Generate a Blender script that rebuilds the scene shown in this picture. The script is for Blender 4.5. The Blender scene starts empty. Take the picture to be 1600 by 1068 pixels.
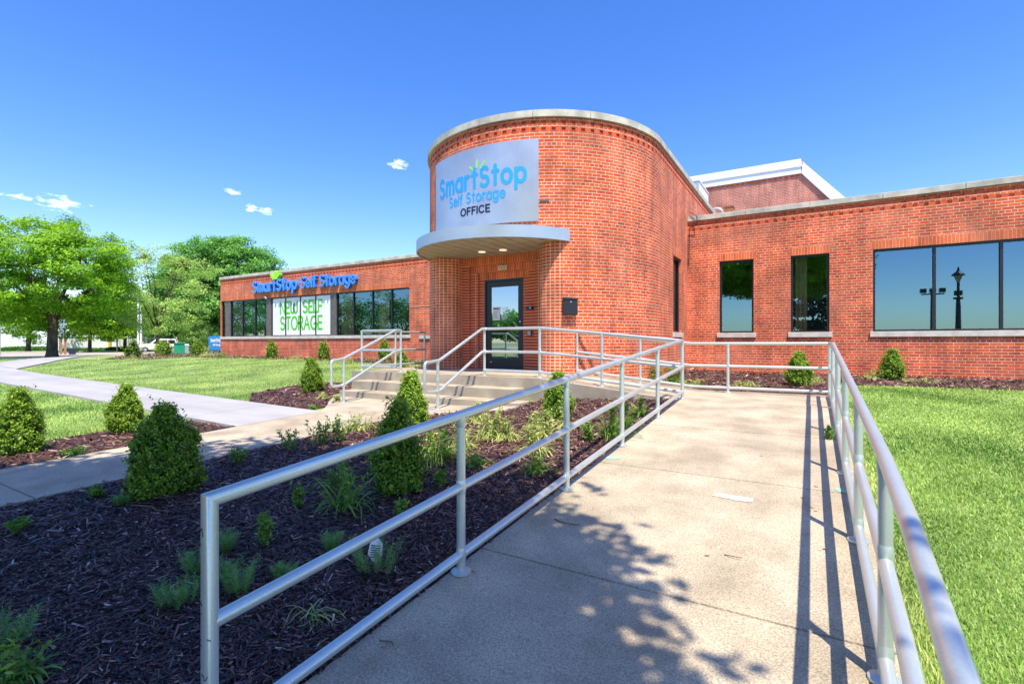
import bpy, bmesh, math, random
import numpy as np
from mathutils import Vector, Matrix
rad = math.radians
random.seed(7); RNG = np.random.default_rng(7)
S = bpy.context.scene; COL = S.collection

# ---------------- camera, world, sun, exposure ----------------
YAW = rad(30.9); FPX = 782.0
cam = bpy.data.cameras.new("camera"); cam.lens = 36*FPX/1600; cam.sensor_width = 36
cam.clip_start = .05; cam.clip_end = 5000; cam.shift_y = 0.0006
camo = bpy.data.objects.new("camera", cam); COL.objects.link(camo)
camo.location = (0, 0, 0); camo.rotation_euler = (rad(90), 0, YAW); S.camera = camo
SUN = Vector((.30, -.31, .90)).normalized()
SUN_EL = math.asin(SUN.z); SUN_AZ = math.atan2(SUN.x, SUN.y)
sl = bpy.data.lights.new("sun", 'SUN'); sl.energy = 4.3; sl.angle = rad(.55); sl.color = (1, .89, .73)
so = bpy.data.objects.new("sun", sl); COL.objects.link(so)
so.rotation_euler = SUN.to_track_quat('Z', 'Y').to_euler(); so.location = (5, -5, 30)
W = bpy.data.worlds.new("World"); S.world = W; W.use_nodes = True
wt = W.node_tree; wt.nodes.clear()
def wn(t, **k):
    n = wt.nodes.new(t)
    for a, b in k.items(): setattr(n, a, b)
    return n
sky = wn('ShaderNodeTexSky', sky_type='NISHITA', sun_disc=False, sun_elevation=SUN_EL, sun_rotation=SUN_AZ)
sky.air_density = 1.0; sky.dust_density = .6; sky.ozone_density = 2.2; sky.altitude = 100
hs = wn('ShaderNodeHueSaturation'); hs.inputs['Hue'].default_value = .512; hs.inputs['Saturation'].default_value = 1.34; hs.inputs['Value'].default_value = 1.08
wt.links.new(sky.outputs[0], hs.inputs['Color'])
air = wn('ShaderNodeVectorMath', operation='MULTIPLY'); wt.links.new(hs.outputs[0], air.inputs[0]); air.inputs[1].default_value = (1.0, .955, 1.03)
# a few small far clouds, fixed in world directions
tc = wn('ShaderNodeTexCoord')
nz = wn('ShaderNodeTexNoise'); nz.inputs['Scale'].default_value = 48; nz.inputs['Distortion'].default_value = .6; nz.inputs['Detail'].default_value = 9; nz.inputs['Roughness'].default_value = .62
mpn = wn('ShaderNodeMapping'); mpn.inputs['Scale'].default_value = (1, 1, 2.6)
wt.links.new(tc.outputs['Generated'], mpn.inputs[0]); wt.links.new(mpn.outputs[0], nz.inputs['Vector'])
def wdir(u, v):
    d = Vector((-.5135+(u-800)/FPX*.858, .858+(u-800)/FPX*.5135, (535-v)/FPX)); return d.normalized()
def m_(op, a, b=None, c=None, clamp=False):
    n = wn('ShaderNodeMath', operation=op); n.use_clamp = clamp
    for i, x in enumerate((a, b, c)):
        if x is None: continue
        if hasattr(x, 'type') or hasattr(x, 'is_linked'): wt.links.new(x, n.inputs[i])
        else: n.inputs[i].default_value = x
    return n.outputs[0]
tot = None
for (u, v, wpx, hpx, st) in [(92, 317, 54, 17, 1.0), (32, 308, 38, 9, .9), (365, 300, 20, 8, .75), (392, 324, 16, 8, .95), (417, 330, 18, 9, 1.0), (372, 311, 12, 6, .7), (622, 259, 24, 10, .95), (735, 150, 30, 4, .35), (212, 361, 10, 4, .3)]:
    d = wdir(u, v); scl = d.dot(Vector((-.5135, .858, 0)))
    right = Vector((-d.y, d.x, 0)).normalized() * -1; up = right.cross(d)
    vm = wn('ShaderNodeVectorMath', operation='DOT_PRODUCT'); wt.links.new(tc.outputs['Generated'], vm.inputs[0]); vm.inputs[1].default_value = right
    vu = wn('ShaderNodeVectorMath', operation='DOT_PRODUCT'); wt.links.new(tc.outputs['Generated'], vu.inputs[0]); vu.inputs[1].default_value = up
    vf = wn('ShaderNodeVectorMath', operation='DOT_PRODUCT'); wt.links.new(tc.outputs['Generated'], vf.inputs[0]); vf.inputs[1].default_value = d
    aw = wpx/FPX*scl*scl; ah = hpx/FPX*scl
    x = m_('DIVIDE', vm.outputs['Value'], aw); y = m_('DIVIDE', vu.outputs['Value'], ah)
    r = m_('SQRT', m_('ADD', m_('MULTIPLY', x, x), m_('MULTIPLY', y, y)))
    k = m_('MULTIPLY', m_('SUBTRACT', 1.25, r), st)
    k = m_('MINIMUM', k, 1.0)
    k = m_('MULTIPLY', k, m_('GREATER_THAN', vf.outputs['Value'], .5), clamp=True)
    tot = k if tot is None else m_('MAXIMUM', tot, k)
cl = m_('MULTIPLY', m_('SUBTRACT', m_('ADD', m_('MULTIPLY', tot, .8), m_('MULTIPLY', nz.outputs['Fac'], 2.3)), 1.62), .95, clamp=True)
cl = m_('MULTIPLY', cl, m_('GREATER_THAN', tot, .001))
mxr = wn('ShaderNodeMix', data_type='RGBA')
wt.links.new(cl, mxr.inputs[0]); wt.links.new(air.outputs[0], mxr.inputs[6]); mxr.inputs[7].default_value = (10.5, 10.5, 10.6, 1)
bg = wn('ShaderNodeBackground'); bg.inputs['Strength'].default_value = .15
wt.links.new(mxr.outputs[2], bg.inputs['Color'])
wo = wn('ShaderNodeOutputWorld'); wt.links.new(bg.outputs[0], wo.inputs['Surface'])
S.view_settings.view_transform = 'Standard'; S.view_settings.look = 'None'; S.view_settings.gamma = 1
S.view_settings.exposure = .86
S.cycles.max_bounces = 8; S.cycles.transparent_max_bounces = 24; S.cycles.use_denoising = True
try: S.cycles.sample_clamp_indirect = 8
except Exception: pass

# ---------------- helpers ----------------
def P(u, D):                      # plan position at image column u, depth D
    t = (u-800)/FPX
    return (D*(-.5135+.858*t), D*(.858+.5135*t))
def Xat(u, Y):
    t = (u-800)/FPX
    return Y*(-.5135+.858*t)/(.858+.5135*t)
def smooth(a, b, x):
    t = np.clip((x-a)/(b-a), 0, 1); return t*t*(3-2*t)
def Rz(y):                        # ramp surface height
    y = np.asarray(y, float)
    a = -1.227+.0785*(y-3.83)
    a = np.minimum(a, -.892); return np.where(y < 0, -1.528+.03*np.maximum(y, -6), a)
def Wz(y):
    y = np.asarray(y, float); return -1.2-.034*np.clip(6-y, 0, 12)
def Gz(x, y):                     # ground height
    x = np.asarray(x, float); y = np.asarray(y, float)
    right = Rz(y)-.03+np.clip((y-9)/5, 0, 1)*.08
    lw = Wz(y)
    back = -1.2+.5*np.clip((y-7)/7, 0, 1)*(1-smooth(-34, -50, x)*1.0)*(1-smooth(20, 40, y))
    left = np.where(y > 7, back, lw)
    left = np.where(x < -34, left*0+np.where(y > 7, back, lw), left)
    w = np.clip((x+5.6)/3.8, 0, 1)
    g = left*(1-w)+right*w
    far = smooth(45, 90, np.hypot(x, y))
    return g*(1-far)+(-1.25)*far
def link(o, parent=None):
    COL.objects.link(o)
    if parent is not None: o.parent = parent
    return o
def tag(o, label=None, cat=None, group=None, kind=None):
    if label: o['label'] = label
    if cat: o['category'] = cat
    if group: o['group'] = group
    if kind: o['kind'] = kind
    return o
def empty(name, loc=(0, 0, 0), rz=0, **k):
    o = bpy.data.objects.new(name, None); link(o); o.location = loc; o.rotation_euler = (0, 0, rz)
    o.empty_display_size = .2
    return tag(o, **k)
class MB:
    def __init__(s): s.v = []; s.f = []; s.uv = []; s.mi = []; s.m = 0
    def quad(s, p, uv=None, m=None):
        i = len(s.v); s.v += [tuple(q) for q in p]; s.f.append(tuple(range(i, i+len(p))))
        s.uv.append(uv if uv else [(0, 0)]*len(p)); s.mi.append(s.m if m is None else m)
    def box(s, x0, x1, y0, y1, z0, z1, m=None):
        a = [(x0, y0), (x1, y0), (x1, y1), (x0, y1)]
        for k in range(4):
            p, q = a[k], a[(k+1) % 4]; L = math.hypot(q[0]-p[0], q[1]-p[1]); u0 = p[0] if k % 2 == 0 else p[1]; u1 = q[0] if k % 2 == 0 else q[1]
            s.quad([(*p, z0), (*q, z0), (*q, z1), (*p, z1)], [(u0, z0), (u1, z0), (u1, z1), (u0, z1)], m)
        s.quad([(*p, z1) for p in a], [p for p in a], m); s.quad([(*p, z0) for p in a[::-1]], [p for p in a[::-1]], m)
    def obox(s, c, ax, ay, az, hx, hy, hz, m=None):   # oriented box
        c = Vector(c); P8 = {}
        for i in (-1, 1):
            for j in (-1, 1):
                for k in (-1, 1): P8[i, j, k] = c+ax*hx*i+ay*hy*j+az*hz*k
        for F in ([(-1,-1,-1),(1,-1,-1),(1,-1,1),(-1,-1,1)], [(1,1,-1),(-1,1,-1),(-1,1,1),(1,1,1)], [(1,-1,-1),(1,1,-1),(1,1,1),(1,-1,1)],
                  [(-1,1,-1),(-1,-1,-1),(-1,-1,1),(-1,1,1)], [(-1,-1,1),(1,-1,1),(1,1,1),(-1,1,1)], [(-1,1,-1),(1,1,-1),(1,-1,-1),(-1,-1,-1)]):
            s.quad([P8[t] for t in F], None, m)
    def tube(s, pts, r, n=12, caps=True, m=None):
        pts = [Vector(p) for p in pts]; N = len(pts)
        rs = r if isinstance(r, (list, tuple)) else [r]*N
        rings = []; T0 = (pts[1]-pts[0]).normalized()
        up = Vector((0, 0, 1)) if abs(T0.z) < .9 else Vector((1, 0, 0))
        a = T0.cross(up).normalized()
        for i in range(N):
            if i == 0: T = T0; k = 1
            elif i == N-1: T = (pts[i]-pts[i-1]).normalized(); k = 1
            else:
                t1 = (pts[i]-pts[i-1]).normalized(); t2 = (pts[i+1]-pts[i]).normalized(); T = (t1+t2).normalized(); k = 1/max(.5, T.dot(t1))
            a = (a-T*a.dot(T)).normalized(); b = T.cross(a)
            bend = None
            if 0 < i < N-1:
                bd = (t1-t2)
                if bd.length > 1e-4: bend = bd.normalized()
            ring = []
            for j in range(n):
                th = 2*math.pi*j/n; d = a*math.cos(th)+b*math.sin(th)
                if bend is not None: d = d+bend*(d.dot(bend)*(k-1))
                ring.append(pts[i]+d*rs[i])
            rings.append(ring)
        base = len(s.v)
        for ring in rings: s.v += [tuple(q) for q in ring]
        mm = s.m if m is None else m
        for i in range(N-1):
            for j in range(n):
                s.f.append((base+i*n+j, base+(i+1)*n+j, base+(i+1)*n+(j+1) % n, base+i*n+(j+1) % n)[::-1]); s.uv.append([(0, 0)]*4); s.mi.append(mm)
        if caps:
            s.f.append(tuple(base+j for j in range(n))); s.uv.append([(0, 0)]*n); s.mi.append(mm)
            s.f.append(tuple(base+(N-1)*n+j for j in range(n))[::-1]); s.uv.append([(0, 0)]*n); s.mi.append(mm)
    def build(s, name, mats, parent=None, smooth_=False, bevel=0, loc=None):
        me = bpy.data.meshes.new(name)
        vs = s.v
        if loc is not None: vs = [(x-loc[0], y-loc[1], z-loc[2]) for x, y, z in s.v]
        me.from_pydata(vs, [], s.f); 
        if s.uv:
            uvl = me.uv_layers.new(name="UVMap"); flat = [c for f in s.uv for p in f for c in p]; uvl.data.foreach_set('uv', flat)
        if not isinstance(mats, (list, tuple)): mats = [mats]
        for m in mats: me.materials.append(m)
        if len(mats) > 1: me.polygons.foreach_set('material_index', s.mi)
        if smooth_: me.shade_smooth(); 
        me.update()
        o = bpy.data.objects.new(name, me); link(o, parent)
        if loc is not None: o.location = loc
        if smooth_:
            try: me.set_sharp_from_angle(angle=rad(40))
            except Exception: pass
        if bevel:
            bm = bmesh.new(); bm.from_mesh(me); bmesh.ops.remove_doubles(bm, verts=bm.verts, dist=1e-5)
            bm.normal_update()
            ed = [e for e in bm.edges if len(e.link_faces) == 2 and e.calc_face_angle(0) > rad(40)]
            try: bmesh.ops.bevel(bm, geom=ed, offset=bevel, segments=2, affect='EDGES', clamp_overlap=True, profile=.5)
            except Exception: pass
            bm.to_mesh(me); bm.free()
        return o
def np_mesh(name, V, F, mat, parent=None, tint=None, loc=None):
    V = np.asarray(V, np.float32).reshape(-1, 3); F = np.asarray(F, np.int32)
    if loc is not None: V = V-np.array(loc, np.float32)
    me = bpy.data.meshes.new(name); n, k = F.shape
    me.vertices.add(len(V)); me.vertices.foreach_set('co', V.ravel())
    me.loops.add(n*k); me.loops.foreach_set('vertex_index', F.ravel())
    me.polygons.add(n); me.polygons.foreach_set('loop_start', np.arange(0, n*k, k, dtype=np.int32))
    me.update(calc_edges=True)
    if tint is not None:
        at = me.attributes.new('tint', 'FLOAT', 'POINT'); at.data.foreach_set('value', np.asarray(tint, np.float32))
    me.materials.append(mat)
    o = bpy.data.objects.new(name, me); link(o, parent)
    if loc is not None: o.location = loc
    return o
# ---------------- materials ----------------
def mat(name, col=(.5, .5, .5), rough=.6, metal=0, spec=None):
    m = bpy.data.materials.new(name); m.use_nodes = True
    b = m.node_tree.nodes['Principled BSDF']; b.inputs['Base Color'].default_value = (*col, 1)
    b.inputs['Roughness'].default_value = rough; b.inputs['Metallic'].default_value = metal
    if spec is not None: b.inputs['Specular IOR Level'].default_value = spec
    return m
def N(m, t, **k):
    n = m.node_tree.nodes.new(t)
    for a, b in k.items(): setattr(n, a, b)
    return n
def L(m, a, b): m.node_tree.links.new(a, b)
def bsdf(m): return m.node_tree.nodes['Principled BSDF']
def noise_mat(name, c1, c2, scale=5, rough=.8, bump=.2, bscale=None, metal=0, coords='Object', lo=.35, hi=.65, detail=8, extra=None, stretch=None):
    m = mat(name, c1, rough, metal); b = bsdf(m)
    t = N(m, 'ShaderNodeTexCoord'); n = N(m, 'ShaderNodeTexNoise'); n.inputs['Scale'].default_value = scale; n.inputs['Detail'].default_value = detail
    src = t.outputs[coords]
    if stretch:
        mp = N(m, 'ShaderNodeMapping'); mp.inputs['Scale'].default_value = stretch; L(m, src, mp.inputs[0]); src = mp.outputs[0]
    L(m, src, n.inputs['Vector'])
    r = N(m, 'ShaderNodeValToRGB'); r.color_ramp.elements[0].position = lo; r.color_ramp.elements[1].position = hi
    r.color_ramp.elements[0].color = (*c1, 1); r.color_ramp.elements[1].color = (*c2, 1)
    L(m, n.outputs['Fac'], r.inputs[0]); col = r.outputs[0]
    if extra:      # fine speckle
        es, ea = extra
        n2 = N(m, 'ShaderNodeTexNoise'); n2.inputs['Scale'].default_value = es; n2.inputs['Detail'].default_value = 3; L(m, src, n2.inputs['Vector'])
        mr = N(m, 'ShaderNodeMapRange'); mr.inputs[1].default_value = .3; mr.inputs[2].default_value = .7; mr.inputs[3].default_value = 1-ea; mr.inputs[4].default_value = 1+ea; L(m, n2.outputs['Fac'], mr.inputs[0])
        mx = N(m, 'ShaderNodeVectorMath', operation='SCALE'); L(m, col, mx.inputs[0]); L(m, mr.outputs[0], mx.inputs['Scale']); col = mx.outputs[0]
    L(m, col, b.inputs['Base Color'])
    if bump:
        n3 = N(m, 'ShaderNodeTexNoise'); n3.inputs['Scale'].default_value = bscale or scale*6; n3.inputs['Detail'].default_value = 6; L(m, src, n3.inputs['Vector'])
        bp = N(m, 'ShaderNodeBump'); bp.inputs['Strength'].default_value = bump; bp.inputs['Distance'].default_value = .01
        L(m, n3.outputs['Fac'], bp.inputs['Height']); L(m, bp.outputs[0], b.inputs['Normal'])
    return m
def brick_mat(name, bw=.203, rh=.0677, squash=.5, sf=6, offset=.5, c1=(.74, .118, .026), c2=(.44, .048, .016), mortar=(.66, .50, .36), ms=.0068, rot=False, stain=True):
    m = mat(name, c1, .85); b = bsdf(m)
    uv = N(m, 'ShaderNodeUVMap'); uv.uv_map = 'UVMap'; src = uv.outputs[0]
    if rot:
        mp = N(m, 'ShaderNodeMapping'); mp.inputs['Rotation'].default_value = (0, 0, rad(90)); L(m, src, mp.inputs[0]); src = mp.outputs[0]
    def bt(a, b_, mo):
        n = N(m, 'ShaderNodeTexBrick'); n.offset = offset; n.squash = squash; n.squash_frequency = sf; n.offset_frequency = 2
        n.inputs['Scale'].default_value = 1; n.inputs['Brick Width'].default_value = bw; n.inputs['Row Height'].default_value = rh
        n.inputs['Mortar Size'].default_value = ms; n.inputs['Mortar Smooth'].default_value = .15; n.inputs['Bias'].default_value = -.15
        n.inputs['Color1'].default_value = (*a, 1); n.inputs['Color2'].default_value = (*b_, 1); n.inputs['Mortar'].default_value = (*mo, 1)
        L(m, src, n.inputs['Vector']); return n
    n = bt(c1, c2, mortar)
    t = N(m, 'ShaderNodeTexCoord')
    nz = N(m, 'ShaderNodeTexNoise'); nz.inputs['Scale'].default_value = 40; nz.inputs['Detail'].default_value = 5; L(m, t.outputs['Object'], nz.inputs['Vector'])
    mr = N(m, 'ShaderNodeMapRange'); mr.inputs[1].default_value = .3; mr.inputs[2].default_value = .7; mr.inputs[3].default_value = .78; mr.inputs[4].default_value = 1.2; L(m, nz.outputs['Fac'], mr.inputs[0])
    sc = N(m, 'ShaderNodeVectorMath', operation='SCALE'); L(m, n.outputs['Color'], sc.inputs[0]); L(m, mr.outputs[0], sc.inputs['Scale'])
    col = sc.outputs[0]
    if stain:      # big soft colour change and pale efflorescence
        n2 = N(m, 'ShaderNodeTexNoise'); n2.inputs['Scale'].default_value = .8; n2.inputs['Detail'].default_value = 6; L(m, t.outputs['Object'], n2.inputs['Vector'])
        r2 = N(m, 'ShaderNodeMapRange'); r2.inputs[1].default_value = .5; r2.inputs[2].default_value = .75; r2.inputs[3].default_value = 0; r2.inputs[4].default_value = .5; L(m, n2.outputs['Fac'], r2.inputs[0])
        mx = N(m, 'ShaderNodeMix', data_type='RGBA'); L(m, r2.outputs[0], mx.inputs[0]); L(m, col, mx.inputs[6]); mx.inputs[7].default_value = (.62, .26, .17, 1); col = mx.outputs[2]
        n4 = N(m, 'ShaderNodeTexNoise'); n4.inputs['Scale'].default_value = 1.7; n4.inputs['Detail'].default_value = 3; L(m, t.outputs['Object'], n4.inputs['Vector'])
        r4 = N(m, 'ShaderNodeMapRange'); r4.inputs[1].default_value = .35; r4.inputs[2].default_value = .65; r4.inputs[3].default_value = .78; r4.inputs[4].default_value = 1.15; L(m, n4.outputs['Fac'], r4.inputs[0])
        s4 = N(m, 'ShaderNodeVectorMath', operation='SCALE'); L(m, col, s4.inputs[0]); L(m, r4.outputs[0], s4.inputs['Scale']); col = s4.outputs[0]
    if stain:      # rain streaks running down the wall
        mv = N(m, 'ShaderNodeMapping'); mv.inputs['Scale'].default_value = (3.2, 3.2, .35); L(m, t.outputs['Object'], mv.inputs[0])
        n5 = N(m, 'ShaderNodeTexNoise'); n5.inputs['Scale'].default_value = 1.6; n5.inputs['Detail'].default_value = 7; n5.inputs['Roughness'].default_value = .6; L(m, mv.outputs[0], n5.inputs['Vector'])
        r5 = N(m, 'ShaderNodeMapRange'); r5.inputs[1].default_value = .35; r5.inputs[2].default_value = .62; r5.inputs[3].default_value = .74; r5.inputs[4].default_value = 1.06; L(m, n5.outputs['Fac'], r5.inputs[0])
        s5 = N(m, 'ShaderNodeVectorMath', operation='SCALE'); L(m, col, s5.inputs[0]); L(m, r5.outputs[0], s5.inputs['Scale']); col = s5.outputs[0]
    L(m, col, b.inputs['Base Color'])
    bp = N(m, 'ShaderNodeBump'); bp.invert = True; bp.inputs['Strength'].default_value = .7; bp.inputs['Distance'].default_value = .006
    ad = N(m, 'ShaderNodeMath', operation='MULTIPLY_ADD'); L(m, nz.outputs['Fac'], ad.inputs[0]); ad.inputs[1].default_value = -.25; L(m, n.outputs['Fac'], ad.inputs[2])
    L(m, ad.outputs[0], bp.inputs['Height']); L(m, bp.outputs[0], b.inputs['Normal'])
    return m
def leaf_mat(name, dark, light, trans=.35, rough=.45, nscale=None):
    m = bpy.data.materials.new(name); m.use_nodes = True; nt = m.node_tree; nt.nodes.clear()
    at = N(m, 'ShaderNodeAttribute'); at.attribute_name = 'tint'
    r = N(m, 'ShaderNodeValToRGB'); r.color_ramp.elements[0].color = (*dark, 1); r.color_ramp.elements[1].color = (*light, 1)
    L(m, at.outputs['Fac'], r.inputs[0])
    p = N(m, 'ShaderNodeBsdfPrincipled'); p.inputs['Roughness'].default_value = rough; p.inputs['Specular IOR Level'].default_value = .35; L(m, r.outputs[0], p.inputs['Base Color'])
    tr = N(m, 'ShaderNodeBsdfTranslucent'); hv = N(m, 'ShaderNodeHueSaturation'); hv.inputs['Hue'].default_value = .485; hv.inputs['Saturation'].default_value = 1.1; hv.inputs['Value'].default_value = 1.5
    L(m, r.outputs[0], hv.inputs['Color']); L(m, hv.outputs[0], tr.inputs['Color'])
    mx = N(m, 'ShaderNodeMixShader'); mx.inputs[0].default_value = trans; L(m, p.outputs[0], mx.inputs[1]); L(m, tr.outputs[0], mx.inputs[2])
    o = N(m, 'ShaderNodeOutputMaterial'); L(m, mx.outputs[0], o.inputs[0]); return m
def tint_mat(name, cols, rough=.8, spec=.3):
    m = mat(name, cols[0][1], rough, spec=spec)
    at = N(m, 'ShaderNodeAttribute'); at.attribute_name = 'tint'; r = N(m, 'ShaderNodeValToRGB')
    while len(r.color_ramp.elements) < len(cols): r.color_ramp.elements.new(.5)
    for e, (p, c) in zip(r.color_ramp.elements, cols): e.position = p; e.color = (*c, 1)
    L(m, at.outputs['Fac'], r.inputs[0]); L(m, r.outputs[0], bsdf(m).inputs['Base Color']); return m
def glass_mat(name, fac=.42, tint=(.62, .82, .92), trans=(.55, .6, .6)):
    m = bpy.data.materials.new(name); m.use_nodes = True; nt = m.node_tree; nt.nodes.clear()
    g = N(m, 'ShaderNodeBsdfGlossy'); g.inputs['Color'].default_value = (*tint, 1); g.inputs['Roughness'].default_value = .0
    t = N(m, 'ShaderNodeBsdfTransparent'); t.inputs['Color'].default_value = (*trans, 1)
    mx = N(m, 'ShaderNodeMixShader'); lw = N(m, 'ShaderNodeLayerWeight'); lw.inputs['Blend'].default_value = .25
    mr = N(m, 'ShaderNodeMapRange'); mr.inputs[3].default_value = fac; mr.inputs[4].default_value = .95; L(m, lw.outputs['Fresnel'], mr.inputs[0]); mr.inputs[1].default_value = .05
    L(m, mr.outputs[0], mx.inputs[0]); L(m, t.outputs[0], mx.inputs[1]); L(m, g.outputs[0], mx.inputs[2])
    o = N(m, 'ShaderNodeOutputMaterial'); L(m, mx.outputs[0], o.inputs[0]); return m
M = {}
M['brick'] = brick_mat('brick'); M['stack'] = brick_mat('stack_brick', bw=.104, squash=1, offset=0, c1=(.66, .11, .032), c2=(.44, .05, .02), mortar=(.80, .62, .40))
M['soldier'] = brick_mat('soldier_brick', bw=.205, squash=1, offset=0, rot=True, c1=(.74, .155, .045), c2=(.58, .09, .03), mortar=(.72, .46, .27), ms=.005)
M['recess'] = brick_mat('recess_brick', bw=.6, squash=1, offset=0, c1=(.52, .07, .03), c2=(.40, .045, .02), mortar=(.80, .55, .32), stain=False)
M['header'] = noise_mat('header_brick', (.54, .085, .026), (.62, .11, .032), 2, .85, .3, 60)
M['oldbrick'] = brick_mat('old_brick', c1=(.50, .16, .10), c2=(.42, .12, .08), mortar=(.62, .48, .42))
M['coping'] = noise_mat('coping_stone', (.36, .35, .29), (.58, .56, .48), 3, .85, .35, 30, extra=(60, .12))
M['sill'] = noise_mat('sill_stone', (.48, .45, .40), (.62, .59, .53), 6, .8, .2)
M['concrete'] = noise_mat('ramp_concrete', (.345, .29, .205), (.50, .43, .315), 2.2, .85, .6, 130, extra=(110, .38), detail=10)
def cracks(m, scale=.42, w=.0035, dark=.45):
    b = bsdf(m); src = b.inputs['Base Color'].links[0].from_socket
    t = N(m, 'ShaderNodeTexCoord'); n = N(m, 'ShaderNodeTexNoise'); n.inputs['Scale'].default_value = 2.5; n.inputs['Detail'].default_value = 5; L(m, t.outputs['Object'], n.inputs['Vector'])
    ad = N(m, 'ShaderNodeVectorMath', operation='MULTIPLY_ADD'); L(m, n.outputs['Color'], ad.inputs[0]); ad.inputs[1].default_value = (.5, .5, .5); L(m, t.outputs['Object'], ad.inputs[2])
    v = N(m, 'ShaderNodeTexVoronoi', feature='DISTANCE_TO_EDGE'); v.inputs['Scale'].default_value = scale; L(m, ad.outputs[0], v.inputs['Vector'])
    lt = N(m, 'ShaderNodeMath', operation='LESS_THAN'); L(m, v.outputs['Distance'], lt.inputs[0]); lt.inputs[1].default_value = w
    n2 = N(m, 'ShaderNodeTexNoise'); n2.inputs['Scale'].default_value = .6; L(m, t.outputs['Object'], n2.inputs['Vector'])
    gt = N(m, 'ShaderNodeMath', operation='GREATER_THAN'); L(m, n2.outputs['Fac'], gt.inputs[0]); gt.inputs[1].default_value = .70
    mu = N(m, 'ShaderNodeMath', operation='MULTIPLY'); L(m, lt.outputs[0], mu.inputs[0]); L(m, gt.outputs[0], mu.inputs[1])
    st_ = N(m, 'ShaderNodeTexNoise'); st_.inputs['Scale'].default_value = .9; st_.inputs['Detail'].default_value = 8; st_.inputs['Roughness'].default_value = .65; L(m, ad.outputs[0], st_.inputs['Vector'])
    sr = N(m, 'ShaderNodeMapRange'); sr.inputs[1].default_value = .38; sr.inputs[2].default_value = .62; sr.inputs[3].default_value = .88; sr.inputs[4].default_value = 1.05; L(m, st_.outputs['Fac'], sr.inputs[0])
    k = N(m, 'ShaderNodeMath', operation='MULTIPLY_ADD'); L(m, mu.outputs[0], k.inputs[0]); k.inputs[1].default_value = -(1-dark); L(m, sr.outputs[0], k.inputs[2])
    sc = N(m, 'ShaderNodeVectorMath', operation='SCALE'); L(m, src, sc.inputs[0]); L(m, k.outputs[0], sc.inputs['Scale']); L(m, sc.outputs[0], b.inputs['Base Color'])
cracks(M['concrete'])
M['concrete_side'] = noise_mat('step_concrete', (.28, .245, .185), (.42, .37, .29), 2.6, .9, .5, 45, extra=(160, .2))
M['newpath'] = noise_mat('white_concrete', (.31, .31, .31), (.38, .38, .38), .5, .85, .1, 60, stretch=(1, 4, 1), extra=(90, .05))
M['alu'] = noise_mat('rail_aluminium', (.56, .615, .585), (.62, .675, .645), 3, .36, .04, 80, metal=.6, extra=(120, .05))
M['black'] = mat('black_frame', (.012, .012, .018), .35)
M['bronze'] = noise_mat('pilaster_metal', (.10, .09, .085), (.14, .125, .115), 4, .45, 0)
M['glass'] = glass_mat('window_glass', .30, (.40, .70, .85), (.8, .85, .85)); M['doorglass'] = glass_mat('door_glass', .5, (.75, .9, 1), (.5, .55, .55))
M['canopy'] = noise_mat('canopy_metal', (.34, .43, .51), (.40, .49, .57), 2, .38, 0, metal=.3)
M['soffit'] = noise_mat('soffit_metal', (.40, .34, .25), (.46, .39, .29), 3, .6, 0, metal=.1)
M['signmetal'] = noise_mat('sign_panel_metal', (.44, .48, .52), (.56, .60, .64), 1.2, .36, .0, metal=.6)
M['blue'] = mat('logo_blue', (.03, .35, .80), .45); M['navy'] = mat('navy_letters', (.01, .012, .05), .4)
M['lime'] = mat('logo_lime', (.30, .80, .04), .45); M['letterside'] = mat('letter_return_blue', (.03, .22, .85), .35); M['letterface'] = mat('letter_face_blue', (.01, .06, .50), .3)
M['letteredge'] = mat('letter_edge_blue', (.16, .55, 1.0), .35)
M['banner'] = noise_mat('banner_vinyl', (.74, .78, .84), (.80, .83, .88), 2, .5, 0); M['green'] = mat('banner_green', (.10, .52, .02), .5)
M['white'] = mat('white_paint', (.8, .8, .8), .5); M['whitemetal'] = noise_mat('white_metal', (.70, .74, .78), (.80, .84, .88), 1, .4, 0)
M['roof'] = noise_mat('roof_gravel', (.22, .22, .22), (.34, .33, .32), 4, .9, .2)
M['dark'] = mat('dark_interior', (.03, .028, .025), .9); M['blind'] = mat('tan_blind', (.35, .25, .12), .7); M['wallin'] = mat('interior_wall', (.14, .15, .14), .8)
M['bark'] = noise_mat('bark', (.035, .027, .02), (.11, .085, .06), 7, .95, .8, 25, stretch=(1, 1, .25))
M['mulch'] = noise_mat('mulch_base', (.025, .011, .008), (.09, .035, .022), 40, .95, 1, 60)
M['soil'] = noise_mat('lawn_ground', (.13, .20, .05), (.30, .36, .13), .9, .95, .6, 50, extra=(45, .3))
M['road'] = noise_mat('road_surface', (.34, .30, .26), (.42, .38, .33), .3, .95, .1)
M['twig'] = noise_mat('twig', (.10, .07, .05), (.2, .15, .1), 30, .9, .2); M['dryleaf'] = noise_mat('dry_leaf', (.35, .2, .12), (.55, .38, .22), 20, .8, 0)
M['chip'] = tint_mat('mulch_chips', [(0, (.007, .0035, .004)), (.45, (.062, .025, .021)), (.8, (.26, .12, .095)), (1, (.62, .46, .38))], .5, .6)
M['grass'] = leaf_mat('grass_blades', (.055, .18, .02), (.52, .70, .21), .4, .5)
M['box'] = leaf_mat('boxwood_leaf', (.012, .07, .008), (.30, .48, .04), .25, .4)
M['maple'] = leaf_mat('maple_leaf', (.025, .17, .01), (.42, .70, .05), .4, .5)
M['pale'] = leaf_mat('pale_leaf', (.12, .30, .05), (.58, .74, .22), .35, .5)
M['linden'] = leaf_mat('dark_leaf', (.03, .15, .025), (.26, .56, .11), .3, .45)
M['shadowleaf'] = leaf_mat('very_dark_leaf', (.008, .014, .006), (.03, .045, .015), .1, .6)  # leaf colour darkened so the sunlit tree mirrors as a dark shape
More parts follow.
